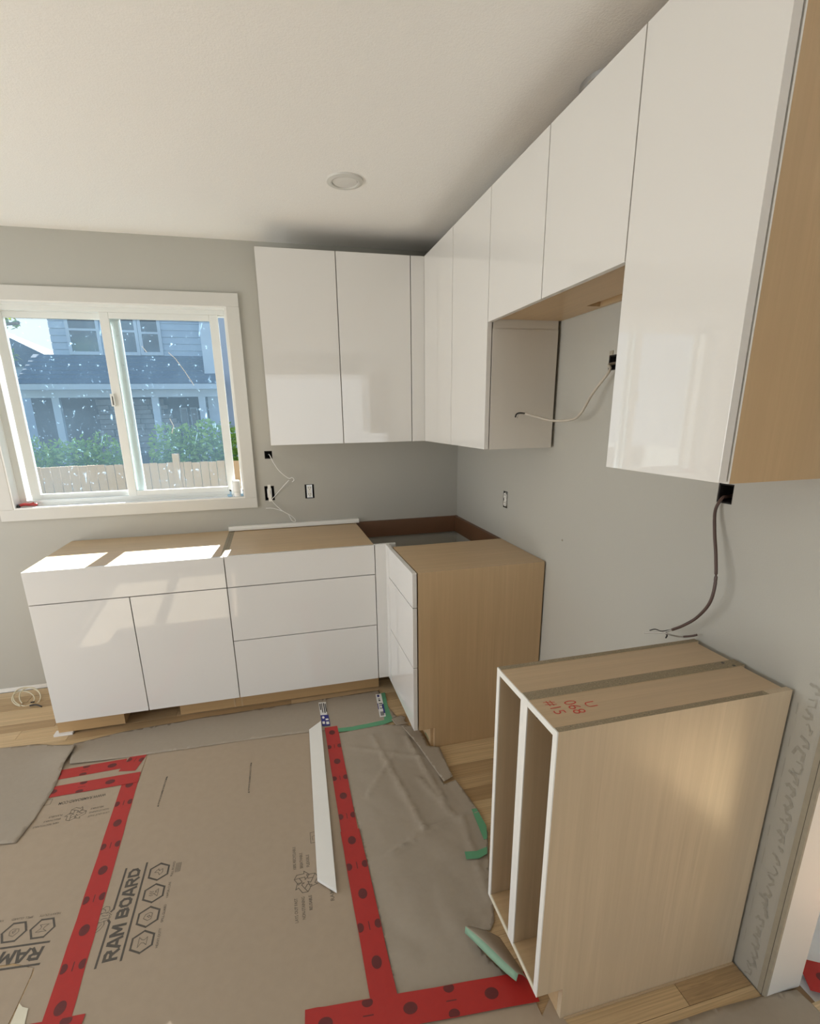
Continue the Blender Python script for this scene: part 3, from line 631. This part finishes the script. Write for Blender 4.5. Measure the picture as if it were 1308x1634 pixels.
# crumpled paper on the right of the long tape
CR = [((-.93, -1.05), (-.50, -1.28), .004), ((-.80, -1.0), (-.72, -1.62), .007), ((-.72, -1.62), (-.86, -1.70), .006), ((-.72, -1.62), (-.47, -1.60), .006), ((-.64, -1.05), (-.60, -1.5), .008), ((-.9, -1.4), (-.72, -1.15), .005), ((-.66, -1.35), (-.58, -1.62), .006), ((-.95, -1.72), (-.66, -1.63), .005), ((-.75, -2.0), (-.60, -1.98), .004), ((-.56, -1.6), (-.60, -1.95), .006)]
def segd(x, y, a, b):
    ax, ay = a; bx, by = b; t = max(0, min(1, ((x-ax)*(bx-ax)+(y-ay)*(by-ay))/((bx-ax)**2+(by-ay)**2)))
    return math.hypot(x-ax-t*(bx-ax), y-ay-t*(by-ay))
def ph(x, y):
    h = .002 + .007*abs(noise.noise(Vector((x*3.1, y*3.1, 1))))+.004*abs(noise.noise(Vector((x*9, y*9, 5))))
    for a, b, k in CR: h += 1.2*k*math.exp(-segd(x, y, a, b)/.008)
    e = max(0, min(1, (x+.97)/.08))*max(0, min(1, (y+2.11)/.06)); return .0012+h*e
ppts = [fl(532, 1172), fl(570, 1166), fl(616, 1157), fl(650, 1158), fl(684, 1170), fl(693, 1192), fl(690, 1185), fl(700, 1232), fl(708, 1253), fl(727, 1247), fl(748, 1275), fl(762, 1296), fl(778, 1330), fl(780, 1392), fl(786, 1440), fl(788, 1472), fl(782, 1487), fl(748, 1480), fl(770, 1520), fl(812, 1560), fl(730, 1576), fl(634, 1594), fl(600, 1440), fl(575, 1330)]
ppts = [(min(p[0], -.562) if p[1] > -1.17 else p[0], p[1]) for i, p in enumerate(ppts) if i not in (6,)]
wavy('kraft_paper_sheet', ppts, .0012, KRAFT, ph, 'crumpled kraft paper sheet between long red tape and open cabinet', 'paper', step=.012)
def th_(x, y): return .004+.012*abs(noise.noise(Vector((x*7, y*7, 9))))
wavy('kraft_scrap', [(min(p[0], -.562) if p[1] > -1.17 else p[0], p[1]) for p in (fl(640, 1162), fl(664, 1163), fl(684, 1170), fl(693, 1193), fl(701, 1197), fl(722, 1244), fl(708, 1252), fl(690, 1228), fl(664, 1190))], .014, KRAFT, lambda x, y: .002+.006*abs(noise.noise(Vector((x*8, y*8, 9)))), 'torn kraft paper strip along edge by birch side panel', 'paper', step=.012)
wavy('kraft_scrap', [fl(624, 1150), fl(640, 1143), fl(647, 1146), fl(646, 1153), fl(652, 1156), fl(632, 1160)], .004, KRAFT, th_, 'tiny curled kraft scrap beside the green corner tape', 'paper', step=.012)
# curled flap with green tape
def curl(name, A, B, C_, D, lift, mat, parent=None, n=14):
    """A-B is the hinge on the floor, D-C the raised free edge"""
    vs, fs = [], []
    for i in range(n+1):
        t = i/n; a = Vector(A).lerp(Vector(B), t); b = Vector(D).lerp(Vector(C_), t)
        for k in range(n+1):
            s = k/n; p = a.lerp(b, s); p.z += lift*math.sin(s*math.pi*.62)*(1+.15*math.sin(t*5)); vs.append(p)
    for i in range(n):
        for k in range(n): fs.append((i*(n+1)+k, (i+1)*(n+1)+k, (i+1)*(n+1)+k+1, i*(n+1)+k+1))
    o = mesh(name, vs, fs, mat, parent, smooth=True); m = o.modifiers.new('thickness', 'SOLIDIFY'); m.thickness = .0008; return o
e = empty('kraft_curl', (*fl(800, 1530), 0), 'curled paper corner edged with green tape beside open cabinet', 'paper')
hA = (*fl(797, 1497), .004); hB = (*fl(846, 1570), .004); hC = Vector((*fl(826, 1562, .03), .026)); hD = Vector((*fl(742, 1487, .03), .026))
curl('paper_fold', hA, hB, hC, hD, .028, KRAFT, e)
vs, fs = [], []
for i in range(15):
    t = i/14; a = hD.lerp(hC, t); a.z += .028*math.sin(math.pi*.62)*(1+.15*math.sin(t*5)); b = a + Vector((-.004-.006*math.sin(t*2.4), -.006-.004*math.sin(t*2.8+.3), -.016)); vs += [a, b]
for i in range(14): fs.append((2*i, 2*i+2, 2*i+3, 2*i+1))
o = mesh('green_tape_edge', vs, fs, GREENP, e, smooth=True); m = o.modifiers.new('thickness', 'SOLIDIFY'); m.thickness = .0008
# bottom right paper and drop sheet in the next room
wavy('kraft_paper_sheet', [fl(1050, 1640), fl(1120, 1618), fl(1165, 1605), fl(1212, 1592), fl(1270, 1582), fl(1290, 1600), fl(1330, 1640), fl(1250, 1720), fl(1050, 1720)], .0012, KRAFT, lambda x, y: .002+.006*abs(noise.noise(Vector((x*6, y*6, 3)))), 'kraft paper at the wall end in lower right corner', 'paper', step=.02)
tag(box('drop_sheet', .13, 2.6, -3.4, -.2, -.0135, -.0125, SHEET), 'dusty pale sheet on the next room floor', 'drop sheet')

# ---- tapes
def tape(name, a, b, wd, z, mat, label, jag=.004, stamps=True, th=.0005, group=None, w2=None):
    a, b = Vector(a), Vector(b); d = (b-a); L = d.length; d.normalize(); q = Vector((-d.y, d.x))
    n = max(2, int(L/.08)); l_, r_ = [], []
    for i in range(n+1):
        p = a+d*L*i/n; ww = wd/2 if w2 is None else (wd+(w2-wd)*i/n)/2
        l_.append(p+q*(ww+random.uniform(-.001, .001))); r_.append(p-q*(ww+random.uniform(-.001, .001)))
    l_[0] += d*random.uniform(-jag, jag); r_[-1] += d*random.uniform(-jag, jag)
    pts = [tuple(p) for p in l_]+[tuple(p) for p in r_[::-1]]
    o = prism(name, pts, z, z+th, 'z', mat); tag(o, label, 'tape', group)
    if stamps:
        s = .05; k = 0
        while s < L-.03:
            c0 = a+d*s
            if k % 2 == 0: cs = [(c0, 1.)]
            else: cs = [(c0+q*wd*.40, .62), (c0-q*wd*.40, .62)]
            for cc, f in cs:
                pr = Print(); R_ = .0175*(f**.5)
                ring = []
                for t in np.linspace(0, 2*math.pi, 18, endpoint=False):
                    v = d*math.cos(t)*R_*1.1+q*math.sin(t)*R_*.85; w_ = cc+v; off = (w_-c0).dot(q)
                    if abs(off) > wd*.49: v = v - q*(off-math.copysign(wd*.49, off))
                    ring.append(tuple(cc+v))
                pr.poly(ring); pr.build('printed_stamp', (0, 0, z+th+.0002), (1, 0, 0), (0, 1, 0), REDD, o)
            if k % 2:
                pr = Print()
                pr.line([tuple(c0-d*.013), tuple(c0+d*.013)], .003); pr.build('printed_line', (0, 0, z+th+.0002), (1, 0, 0), (0, 1, 0), REDD, o)
            s += .112; k += 1
    return o
zt = .0024
tape('red_tape', fl(210, 1240, zt), fl(82, 1655, zt), .064, zt, RED, 'long red seam tape between the two printed boards', w2=.071)
tape('red_tape', (-1.862, -.72), (-1.918, -.95), .072, zt+.0006, RED, 'short red tape stub rising beside the runner edge')
tape('red_tape', fl(62, 1268, zt), fl(222, 1240, zt), .070, zt+.0012, RED, 'lower of two short red tapes under the paper flap')
tape('red_tape', fl(70, 1241, zt), fl(200, 1218, zt), .068, zt+.0004, RED, 'upper of two short red tapes under the paper flap')
tape('red_tape', fl(528, 1160, .005), fl(560, 1340, .005), .064, .0056, RED, 'long red tape beside white board, upper length')
tape('red_tape', fl(558, 1325, .005), fl(619, 1625, .005), .072, .0064, RED, 'long red tape running down to the cross tape')
tape('red_tape', fl(488, 1640, .005), fl(850, 1574, .005), .078, .0072, RED, 'red cross tape reaching under the open birch cabinet')
tape('red_tape', fl(487, 1628, zt), fl(524, 1622, zt), .05, zt, RED, 'torn red tape scrap at the bottom edge', stamps=False)
tape('red_tape', (-1.98, -2.005), (-1.775, -2.022), .088, zt+.0012, RED, 'red tape patch at lower left corner')
tape('red_tape', (.15, -2.385), (.75, -2.75), .09, .0095, RED, 'red tape on the next room sheet at lower right')
def strip(name, pts, z, mat, label, th=.0005):
    return tag(prism(name, [fl(u, v, z) for u, v in pts], z, z+th, 'z', mat), label, 'tape')
e = strip('green_tape', [(530, 1163), (560, 1160), (590, 1154), (613, 1149), (610, 1125), (605, 1107), (614, 1105), (618, 1124), (623, 1140), (628, 1150), (612, 1156), (560, 1166), (531, 1169)], .0052, GREEN, 'green masking tape bent around the runner corner')
strip('green_tape', [(752, 1291), (760, 1290), (776, 1318), (777, 1338), (772, 1340)], .015, GREEN, 'green tape strip on paper edge beside the open cabinet')
strip('green_tape', [(741, 1359), (760, 1358), (777, 1351), (777, 1362), (764, 1370), (744, 1371)], .014, GREEN, 'short green tape tab below the green strip')
strip('green_tape', [(678, 1169), (684, 1168), (689, 1181), (684, 1180)], .021, GREEN, 'tiny green tape tab by the birch side panel')
strip('masking_tape', [(31, 1601), (36, 1607), (45, 1609), (38, 1640), (14, 1640)], .0032, MASK, 'cream masking tape over the torn board')

# ---- labels on the runner
def sticker(name, q, z, label, bands):
    A, B, C_, D = [Vector((*fl(u, v, z), z)) for u, v in q]
    e = mesh(name, [A, B, C_, D]+[v+Vector((0, 0, .0004)) for v in (A, B, C_, D)], BF, LBLW); tag(e, label, 'label')
    ex, ey = (B-A), (D-A); og = A+Vector((0, 0, .0007))
    for mat, L in bands:
        pr = Print()
        for r in L:
            if r[0] == 'r': _, x0, x1, y0, y1 = r; pr.poly([(x0, y0), (x1, y0), (x1, y1), (x0, y1)])
            else: _, cx, cy, rx, ry = r; pr.poly([(cx+rx*math.cos(t), cy+ry*math.sin(t)) for t in np.linspace(0, 2*math.pi, 16, endpoint=False)])
        pr.build('printed_area', og + Vector((0, 0, .0002 if mat is LBLW else 0)), ex, ey, mat, e)
sticker('product_label', [(508, 1121), (520, 1120), (523, 1157.5), (514, 1159)], .0062, 'white and blue product label at the end of white board',
        [(LBLB, [('r', 0, 1, .56, 1)]), (LBLK, [('r', .08, .22, .06, .34), ('r', .30, .42, .05, .46), ('r', .56, .70, .05, .48), ('r', .78, .9, .08, .44)]), (LBLW, [('c', .3, .66, .16, .05), ('r', .55, .9, .72, .78), ('r', .55, .9, .84, .94), ('r', .1, .4, .82, .92)])])
sticker('product_label', [(599, 1108), (608, 1107), (615.5, 1143), (606, 1144.5)], .0066, 'white barcode label on the runner beside green tape',
        [(LBLB, [('c', .40, .09, .22, .055), ('r', .75, 1, .47, .86), ('r', 0, .12, .42, .68)]), (LBLK, [('r', .3, .6, .21, .24), ('r', .3, .62, .27, .33), ('r', .25, .85, .42, .46), ('r', .3, .75, .5, .66)]+[('r', .2+.09*i, .26+.09*i, .78, .95) for i in range(7)]), (LBLW, [('r', .36, .68, .53, .63)])])

# ---- white board lying on the floor
zt2 = .020
o = tag(prism('white_board_offcut', [fl(512, 1150, zt2), fl(493, 1164, zt2), fl(506, 1402, zt2), fl(537, 1421, zt2)], .0075, zt2, 'z', EDGE, bevel=.001), 'white mitred board offcut lying across the floor boards', 'board')

# ---- prints on the boards
A = Vector((*fl(184.3, 1532.5, zB), 0)); B = Vector((*fl(225.9, 1383.7, zB), 0)); L = (B-A).length
ex = (B-A).normalized(); ey = Vector((-ex.y, ex.x, 0))
Tt = Vector((*fl(162.5, 1535.7, zB), 0)); ht = (Tt-A).dot(ey)
def logo(parent, org, ex, ey, z, full=True):
    org = Vector((org.x, org.y, z))
    pr = Print(); pr.block('RAM BOARD', 0, 0, L, ht)
    pr.line([(-.005, -ht*.42), (L+.012, -ht*.42)], ht*.17)
    pr.line([(-.01, ht*1.35), (L*.40, ht*1.35), (L*.425, ht*1.5)], ht*.17); pr.line([(L*.52, ht*1.5), (L*.54, ht*1.35), (L+.005, ht*1.35)], ht*.17)
    pr.build('printed_lettering', org, ex, ey, INK, parent)
    hx = .0365*L/.345
    cs = [.115*L, .365*L, .625*L, .885*L]; yc = -ht*1.72
    caps = ['HEAVY-DUTY', 'SPILL GUARD', 'VAPOR-CURE', 'FULL BOARD']
    pr = Print()
    for c_ in cs:
        pr.line([(c_+hx*math.cos(t), yc+hx*math.sin(t)) for t in [math.pi/3*k for k in range(6)]], hx*.17, True)
    pr.build('printed_hexagons', org, ex, ey, INK, parent)
    pr = Print(); s = hx
    I = [[(-.5, .35), (.5, .35), (.2, .05), (.15, -.15), (.4, -.4), (-.4, -.4), (-.15, -.15), (-.1, .1), (-.5, .35)],
         [(-.3, -.3), (-.42, 0), (-.1, .45), (.3, .3), (.45, -.1), (.3, -.35), (-.3, -.3)],
         [(-.45, -.4), (.45, -.4), (.2, -.1), (.05, -.25), (-.1, 0), (-.25, -.2), (-.45, -.4)],
         [(-.45, -.1), (-.15, -.4), (.3, -.35), (.1, 0), (.4, .1), (0, .45), (-.1, .05), (-.45, -.1)]]
    for c_, q in zip(cs, I): pr.line([(c_+x*s*.9, yc+y*s*.9) for x, y in q], hx*.055)
    pr.line([(cs[1]-.1*s, yc-.1*s), (cs[1]+.05*s, yc+.1*s), (cs[1]+.15*s, yc-.05*s), (cs[1]-.05*s, yc-.2*s)], hx*.06)
    for k in range(3): pr.line([(cs[2]-.2*s+k*.2*s, yc+.05*s), (cs[2]-.25*s+k*.2*s, yc+.2*s), (cs[2]-.15*s+k*.2*s, yc+.4*s)], hx*.06)
    for c_, t in zip(cs, caps): pr.text(t, c_-hx*.9, yc-hx*1.42, hx*1.8, hx*.22, .01)
    for k in range(4): pr.line([(cs[3]-.5*hx, yc-hx*(1.6+.14*k)), (cs[3]+.6*hx, yc-hx*(1.6+.14*k))], hx*.06)
    # ram head in line work between the two halves of the upper rule
    hc = (L*.47, ht*1.95)
    def C(*q): return [(hc[0]+a*ht, hc[1]+b*ht) for a, b in q]
    for q in ([(-.1, -.55), (-.35, -.3), (-.45, .15), (-.3, .45), (0, .55), (.3, .45), (.45, .15), (.35, -.3), (.1, -.55)], [(-.35, -.1), (-.7, -.2), (-1.1, .0), (-1.5, .55), (-1.2, .6), (-.75, .35), (-.4, .3)],
              [(-.6, .0), (-1.0, .25), (-1.4, .5)], [(.35, -.1), (.6, -.3), (.95, -.2), (1.05, .1), (.85, .4), (.5, .45), (.4, .2)], [(.55, .0), (.75, .1), (.9, .35)], [(-.15, -.3), (-.1, 0), (-.2, .2)], [(.15, -.3), (.12, 0), (.2, .2)], [(-.12, -.4), (0, -.45), (.12, -.4)]):
        pr.line(C(*q), ht*.055)
    pr.build('printed_icons', org, ex, ey, INKL, parent)
zp = zB+.0014+.0003
logo(cb, A, ex, ey, zp)
A2 = Vector((*fl(71.3, 1511.9, zB), 0)); B2 = Vector((*fl(9.5, 1520.8, zB), 0)); e2 = (B2-A2).normalized()
logo(s3, A2, e2, Vector((-e2.y, e2.x, 0)), zp)
def recycle(parent, org, ex, ey, z, r, L1, L2, extra=None):
    pr = Print()
    for k in range(3):
        a = math.pi/2+2*math.pi/3*k; R_ = lambda x, y: (math.cos(a)*x-math.sin(a)*y, math.sin(a)*x+math.cos(a)*y)
        q = [(-.50, .42), (-.14, 1.02), (.32, 1.02), (.62, .50), (.86, .62), (.70, .02), (.14, .12), (.36, .26), (.10, .68), (-.12, .30), (-.50, .42)]
        pr.line([(R_(x, y)[0]*r, R_(x, y)[1]*r) for x, y in q], r*.065)
        pr.line([(R_(x, y)[0]*r, R_(x, y)[1]*r) for x, y in ((-.14, 1.02), (.10, .68))], r*.065)
    for i, t in enumerate(L1): pr.text(t, -r*1.4-r*.165*len(t), r*.75-i*r*.58, r*.165*len(t), r*.26, .008)
    for i, t in enumerate(L2): pr.text(t, r*1.4, r*.75-i*r*.58, r*.165*len(t), r*.26, .008)
    if extra: pr.text(*extra)
    pr.build('printed_recycling_mark', (org[0], org[1], z), ex, ey, INKL, parent)
ro = fl(487.8, 1407, zB); v1 = Vector((*fl(487.8, 1407, zB), 0)); v2 = Vector((*fl(484, 1345, zB), 0)); d = (v2-v1).normalized()
recycle(cb, ro, d, Vector((-d.y, d.x, 0)), zp, .040, ['LAYS OUT FAST', 'NON-STAINING', 'REUSABLE'], ['100% RECYCLABLE', 'BREATHABLE', 'FLEXIBLE'])
pr = Print(); pr.line([(0, 0), (.05, 0), (.05, -.032), (0, -.032)], .0022, True); pr.line([(.012, -.008), (.03, -.006), (.034, -.02), (.014, -.022)], .0018)
pr.build('printed_symbol', (*fl(496, 1346, zB), zp), d, Vector((-d.y, d.x, 0)), INKL, cb)
pr = Print(); pr.text('RAMBOARD.COM', 0, 0, .16, .013, .01); p0 = Vector((*fl(534, 1437, zB), 0)); pr.build('printed_address', (p0.x, p0.y, zp), d, Vector((-d.y, d.x, 0)), INKL, cb)
for (ua, va), (ub_, vb) in (((253, 1288), (268, 1239)), ((398, 1266), (402, 1217))):
    a = Vector((*fl(ua, va, zB), 0)); b = Vector((*fl(ub_, vb, zB), 0)); dd = (b-a).normalized(); ln = (b-a).length
    pr = Print(); pr.text('WWW.RAMBOARD.COM', .012, 0, ln-.024, .0075, .02); pr.poly([(0, 0), (.006, .008), (.012, 0)]); pr.poly([(ln-.012, 0), (ln-.006, .008), (ln, 0)])
    pr.build('printed_address', (a.x, a.y, zp), dd, Vector((-dd.y, dd.x, 0)), INK, cb)
a = Vector((*fl(170, 1266, zB), 0)); b = Vector((*fl(95, 1281, zB), 0)); dd = (b-a).normalized()
pr = Print(); pr.text('WWW.RAMBOARD.COM', 0, 0, (b-a).length, .017, .012); pr.build('printed_address', (a.x, a.y, zp), dd, Vector((-dd.y, dd.x, 0)), INK, s3)
recycle(s3, fl(121, 1299, zB), dd, Vector((-dd.y, dd.x, 0)), zp, .036, ['LAYS OUT FAST', 'NON-STAINING', 'REUSABLE'], ['100% RECYCLABLE', 'BREATHABLE', 'FLEXIBLE'])
pr = Print(); pr.line([(0, 0), (.05, 0), (.05, -.032), (0, -.032)], .0022, True); pr.build('printed_symbol', (*fl(80, 1284, zB), zp), dd, Vector((-dd.y, dd.x, 0)), INKL, s3)

# ================================================================== outdoors
tag(box('ground', -30, 25, -25, 45, -1.3, -1.2, GRASS), kind='structure', label='yard ground outside the window')
fz = .918; fy = 5.0
e = empty('board_fence', (-3.0, fy, -1.2), 'light brown board fence outside the window', 'fence')
x = -6.2; fw = .117
while x < -.3:
    box('fence_board', x+.003, x+fw-.003, fy, fy+.02, -1.2, fz+random.uniform(-.008, .008), FENCE, e); x += fw
for z_ in (-.6, .5): box('fence_rail', -6.2, -.3, fy+.02, fy+.06, z_, z_+.09, FENCE, e)
q = at(281, 735, 'y', fy); box('fence_post', q.x-.045, q.x+.045, fy-.03, fy+.06, -1.2, fz+.13, FENCE, e); box('fence_post', -5.2, -5.11, fy-.03+.06, fy+.12, -1.2, fz-.02, FENCE, e)
def foliage(parent, name, blobs, n, sz, mat, seed):
    r = random.Random(seed); vs, fs = [], []
    for i in range(n):
        c_, rad = r.choices(blobs, weights=[b[1][0]*b[1][2] for b in blobs])[0]
        v = Vector((r.gauss(0, 1), r.gauss(0, 1), r.gauss(0, 1))).normalized()*(r.random()**.35)
        p = Vector((c_[0]+v.x*rad[0], c_[1]+v.y*rad[1], c_[2]+v.z*rad[2])); s_ = sz*r.uniform(.6, 1.3)
        a = Vector((r.gauss(0, 1), r.gauss(0, 1), r.gauss(0, .6))).normalized(); b = a.orthogonal().normalized(); b = (Matrix.Rotation(r.uniform(0, 6.28), 3, a) @ b)
        k = len(vs); vs += [p-a*s_, p+b*s_*.45, p+a*s_, p-b*s_*.45]; fs.append((k, k+1, k+2, k+3))
    o = mesh(name, vs, fs, mat, parent); o['kind'] = 'stuff'; return o
def bush(x0, x1, y, zt_, label, seed, n=2600):
    e = empty('hedge_bush', ((x0+x1)/2, y, -1.2), label, 'bush', 'hedge bushes behind the fence'); bl = []; x = x0; r = random.Random(seed)
    while x < x1:
        h = zt_-r.uniform(.0, .16); bl.append(((x+.2, y+r.uniform(-.1, .1), h-.55), (.34, .42, .55))); bl.append(((x+.2, y, h-1.3), (.36, .4, .8))); x += .36
    foliage(e, 'foliage', bl, n, .055, LEAF, seed)
    for k in range(3): tube('stem', [(x0+(x1-x0)*(k+.5)/3, y, -1.2), (x0+(x1-x0)*(k+.5)/3+.05, y, -.2), (x0+(x1-x0)*(k+.5)/3, y, .5)], .03, BARK, e, 6, 4)
bush(-5.35, -4.05, 7.0, 1.38, 'lower bright green hedge bush behind fence, left pane', 11, 7000)
bush(-3.25, -2.1, 7.2, 1.56, 'taller green hedge bush behind fence, right pane', 12, 7000)
# neighbour house
hy, py = 14.5, 13.0
h = empty('neighbour_house', (-4.0, hy, -1.2), 'pale blue two-storey house with dark porch roof behind the hedge', 'house')
hx0 = -7.06
box('upper_wall', hx0, 3.5, hy, hy+6, 2.4, 6.4, SIDING, h)
for k in range(14): box('siding_board', hx0-.01, -2.95, hy-.03, hy-.001, 3.18+k*.19, 3.18+k*.19+.165, SIDING, h)
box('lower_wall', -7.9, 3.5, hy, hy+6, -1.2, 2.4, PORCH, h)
prism('porch_roof', [(py-.1, 2.42), (py-.1, 2.50), (hy, 3.40), (hy, 3.28)], -7.6, -2.4, 'x', ROOF, h)
for k in range(7):
    t0 = k/7; prism('shingle_course', [(py-.12+1.6*t0, 2.505+.9*t0), (py-.12+1.6*t0, 2.535+.9*t0), (py-.12+1.6*t0+.24, 2.515+.9*t0+.135)], -7.6, -2.4, 'x', ROOF, h)
box('gutter', -7.65, -2.35, py-.22, py-.1, 2.36, 2.50, SIDT, h); box('beam', -7.5, -2.5, py-.02, py+.12, 2.16, 2.36, SIDT, h)
box('corner_wing', -2.88, 3.5, py+.4, hy, -1.2, 6.4, SIDT, h)
for (ua, ub_, va, vb) in ((112, 152, 508, 566), (180, 214, 512, 567), (226, 252, 518, 567)):
    a = at(ua, vb, 'y', hy-.05); b = at(ub_, va-22, 'y', hy-.05)
    f = boxes('window_frame', [(a.x, a.x+.09, hy-.09, hy-.02, a.z, b.z), (b.x-.09, b.x, hy-.09, hy-.02, a.z, b.z), (a.x+.09, b.x-.09, hy-.09, hy-.02, a.z, a.z+.09), (a.x+.09, b.x-.09, hy-.09, hy-.02, (a.z+b.z)/2-.03, (a.z+b.z)/2+.03), (a.x+.09, b.x-.09, hy-.09, hy-.02, b.z-.09, b.z)], SIDT, h)
    box('pane', a.x+.09, b.x-.09, hy-.06, hy-.04, a.z+.09, b.z-.09, HPANE, f)
r = random.Random(3)
z = .55
while z < 2.05:
    x = -6.15+r.uniform(-.1, .1); hh = r.uniform(.13, .22)
    while x < -4.35:
        ln = r.uniform(.25, .6); box('stone', x, x+ln-.015, hy-.12-r.uniform(0, .08), hy-.01, z, z+hh-.015, HSTONE, h); x += ln
    z += hh
for xx in (-6.75, -4.25, -3.0): box('porch_post', xx-.09, xx+.09, py, py+.16, -1.2, 2.2, SIDT, h)
for k in range(3): a = -3.85+k*.3; f = box('porch_window', a, a+.22, hy-.05, hy-.01, .9, 1.9, SIDT, h); box('pane', a+.03, a+.19, hy-.06, hy-.05, .95, 1.85, HPANE, f)
box('porch_rail', -4.4, -3.1, py+.02, py+.08, .82, .90, SIDT, h)
for k in range(8): box('baluster', -4.35+k*.16, -4.31+k*.16, py+.03, py+.07, -.1, .82, SIDT, h)
# further roof on the left
h2 = empty('far_house', (-9.5, 18, -1.2), 'dark roofed house corner in the left edge of window', 'house')
a = at(18, 540, 'y', 18); b = at(84, 572, 'y', 18)
prism('roof', [(a.x-2, a.z+.9), (a.x, a.z), (b.x, b.z), (b.x, b.z-.25), (a.x-2, b.z-.25)], 18, 22, 'y', ROOF, h2)
box('wall', a.x-2, b.x-.3, 18.2, 22, -1.2, b.z-.25, SIDING, h2)
tr = empty('yard_tree', (-7.3, 10, -1.2), 'leafy tree branch at the upper left of the window', 'tree')
c1 = at(22, 515, 'y', 10); c2 = at(20, 565, 'y', 10)
foliage(tr, 'foliage', [((c1.x-.15, 10, c1.z), (.30, .3, .12)), ((c2.x-.12, 10, c2.z), (.22, .3, .15)), ((c1.x-1.3, 10, c1.z+.2), (.9, .8, .7)), ((c1.x-1.4, 10, c2.z), (.9, .8, .5))], 2200, .07, LEAFY, 5)
tube('trunk', [(c1.x-1.4, 10, -1.2), (c1.x-1.4, 10, 2), (c1.x-1.3, 10, c1.z+.2)], .1, BARK, tr, 8, 4); tube('branch', [(c1.x-1.4, 10, c1.z-.3), (c1.x-.6, 10, c1.z-.1), (c1.x+.1, 10, c1.z)], .03, BARK, tr, 6, 4)
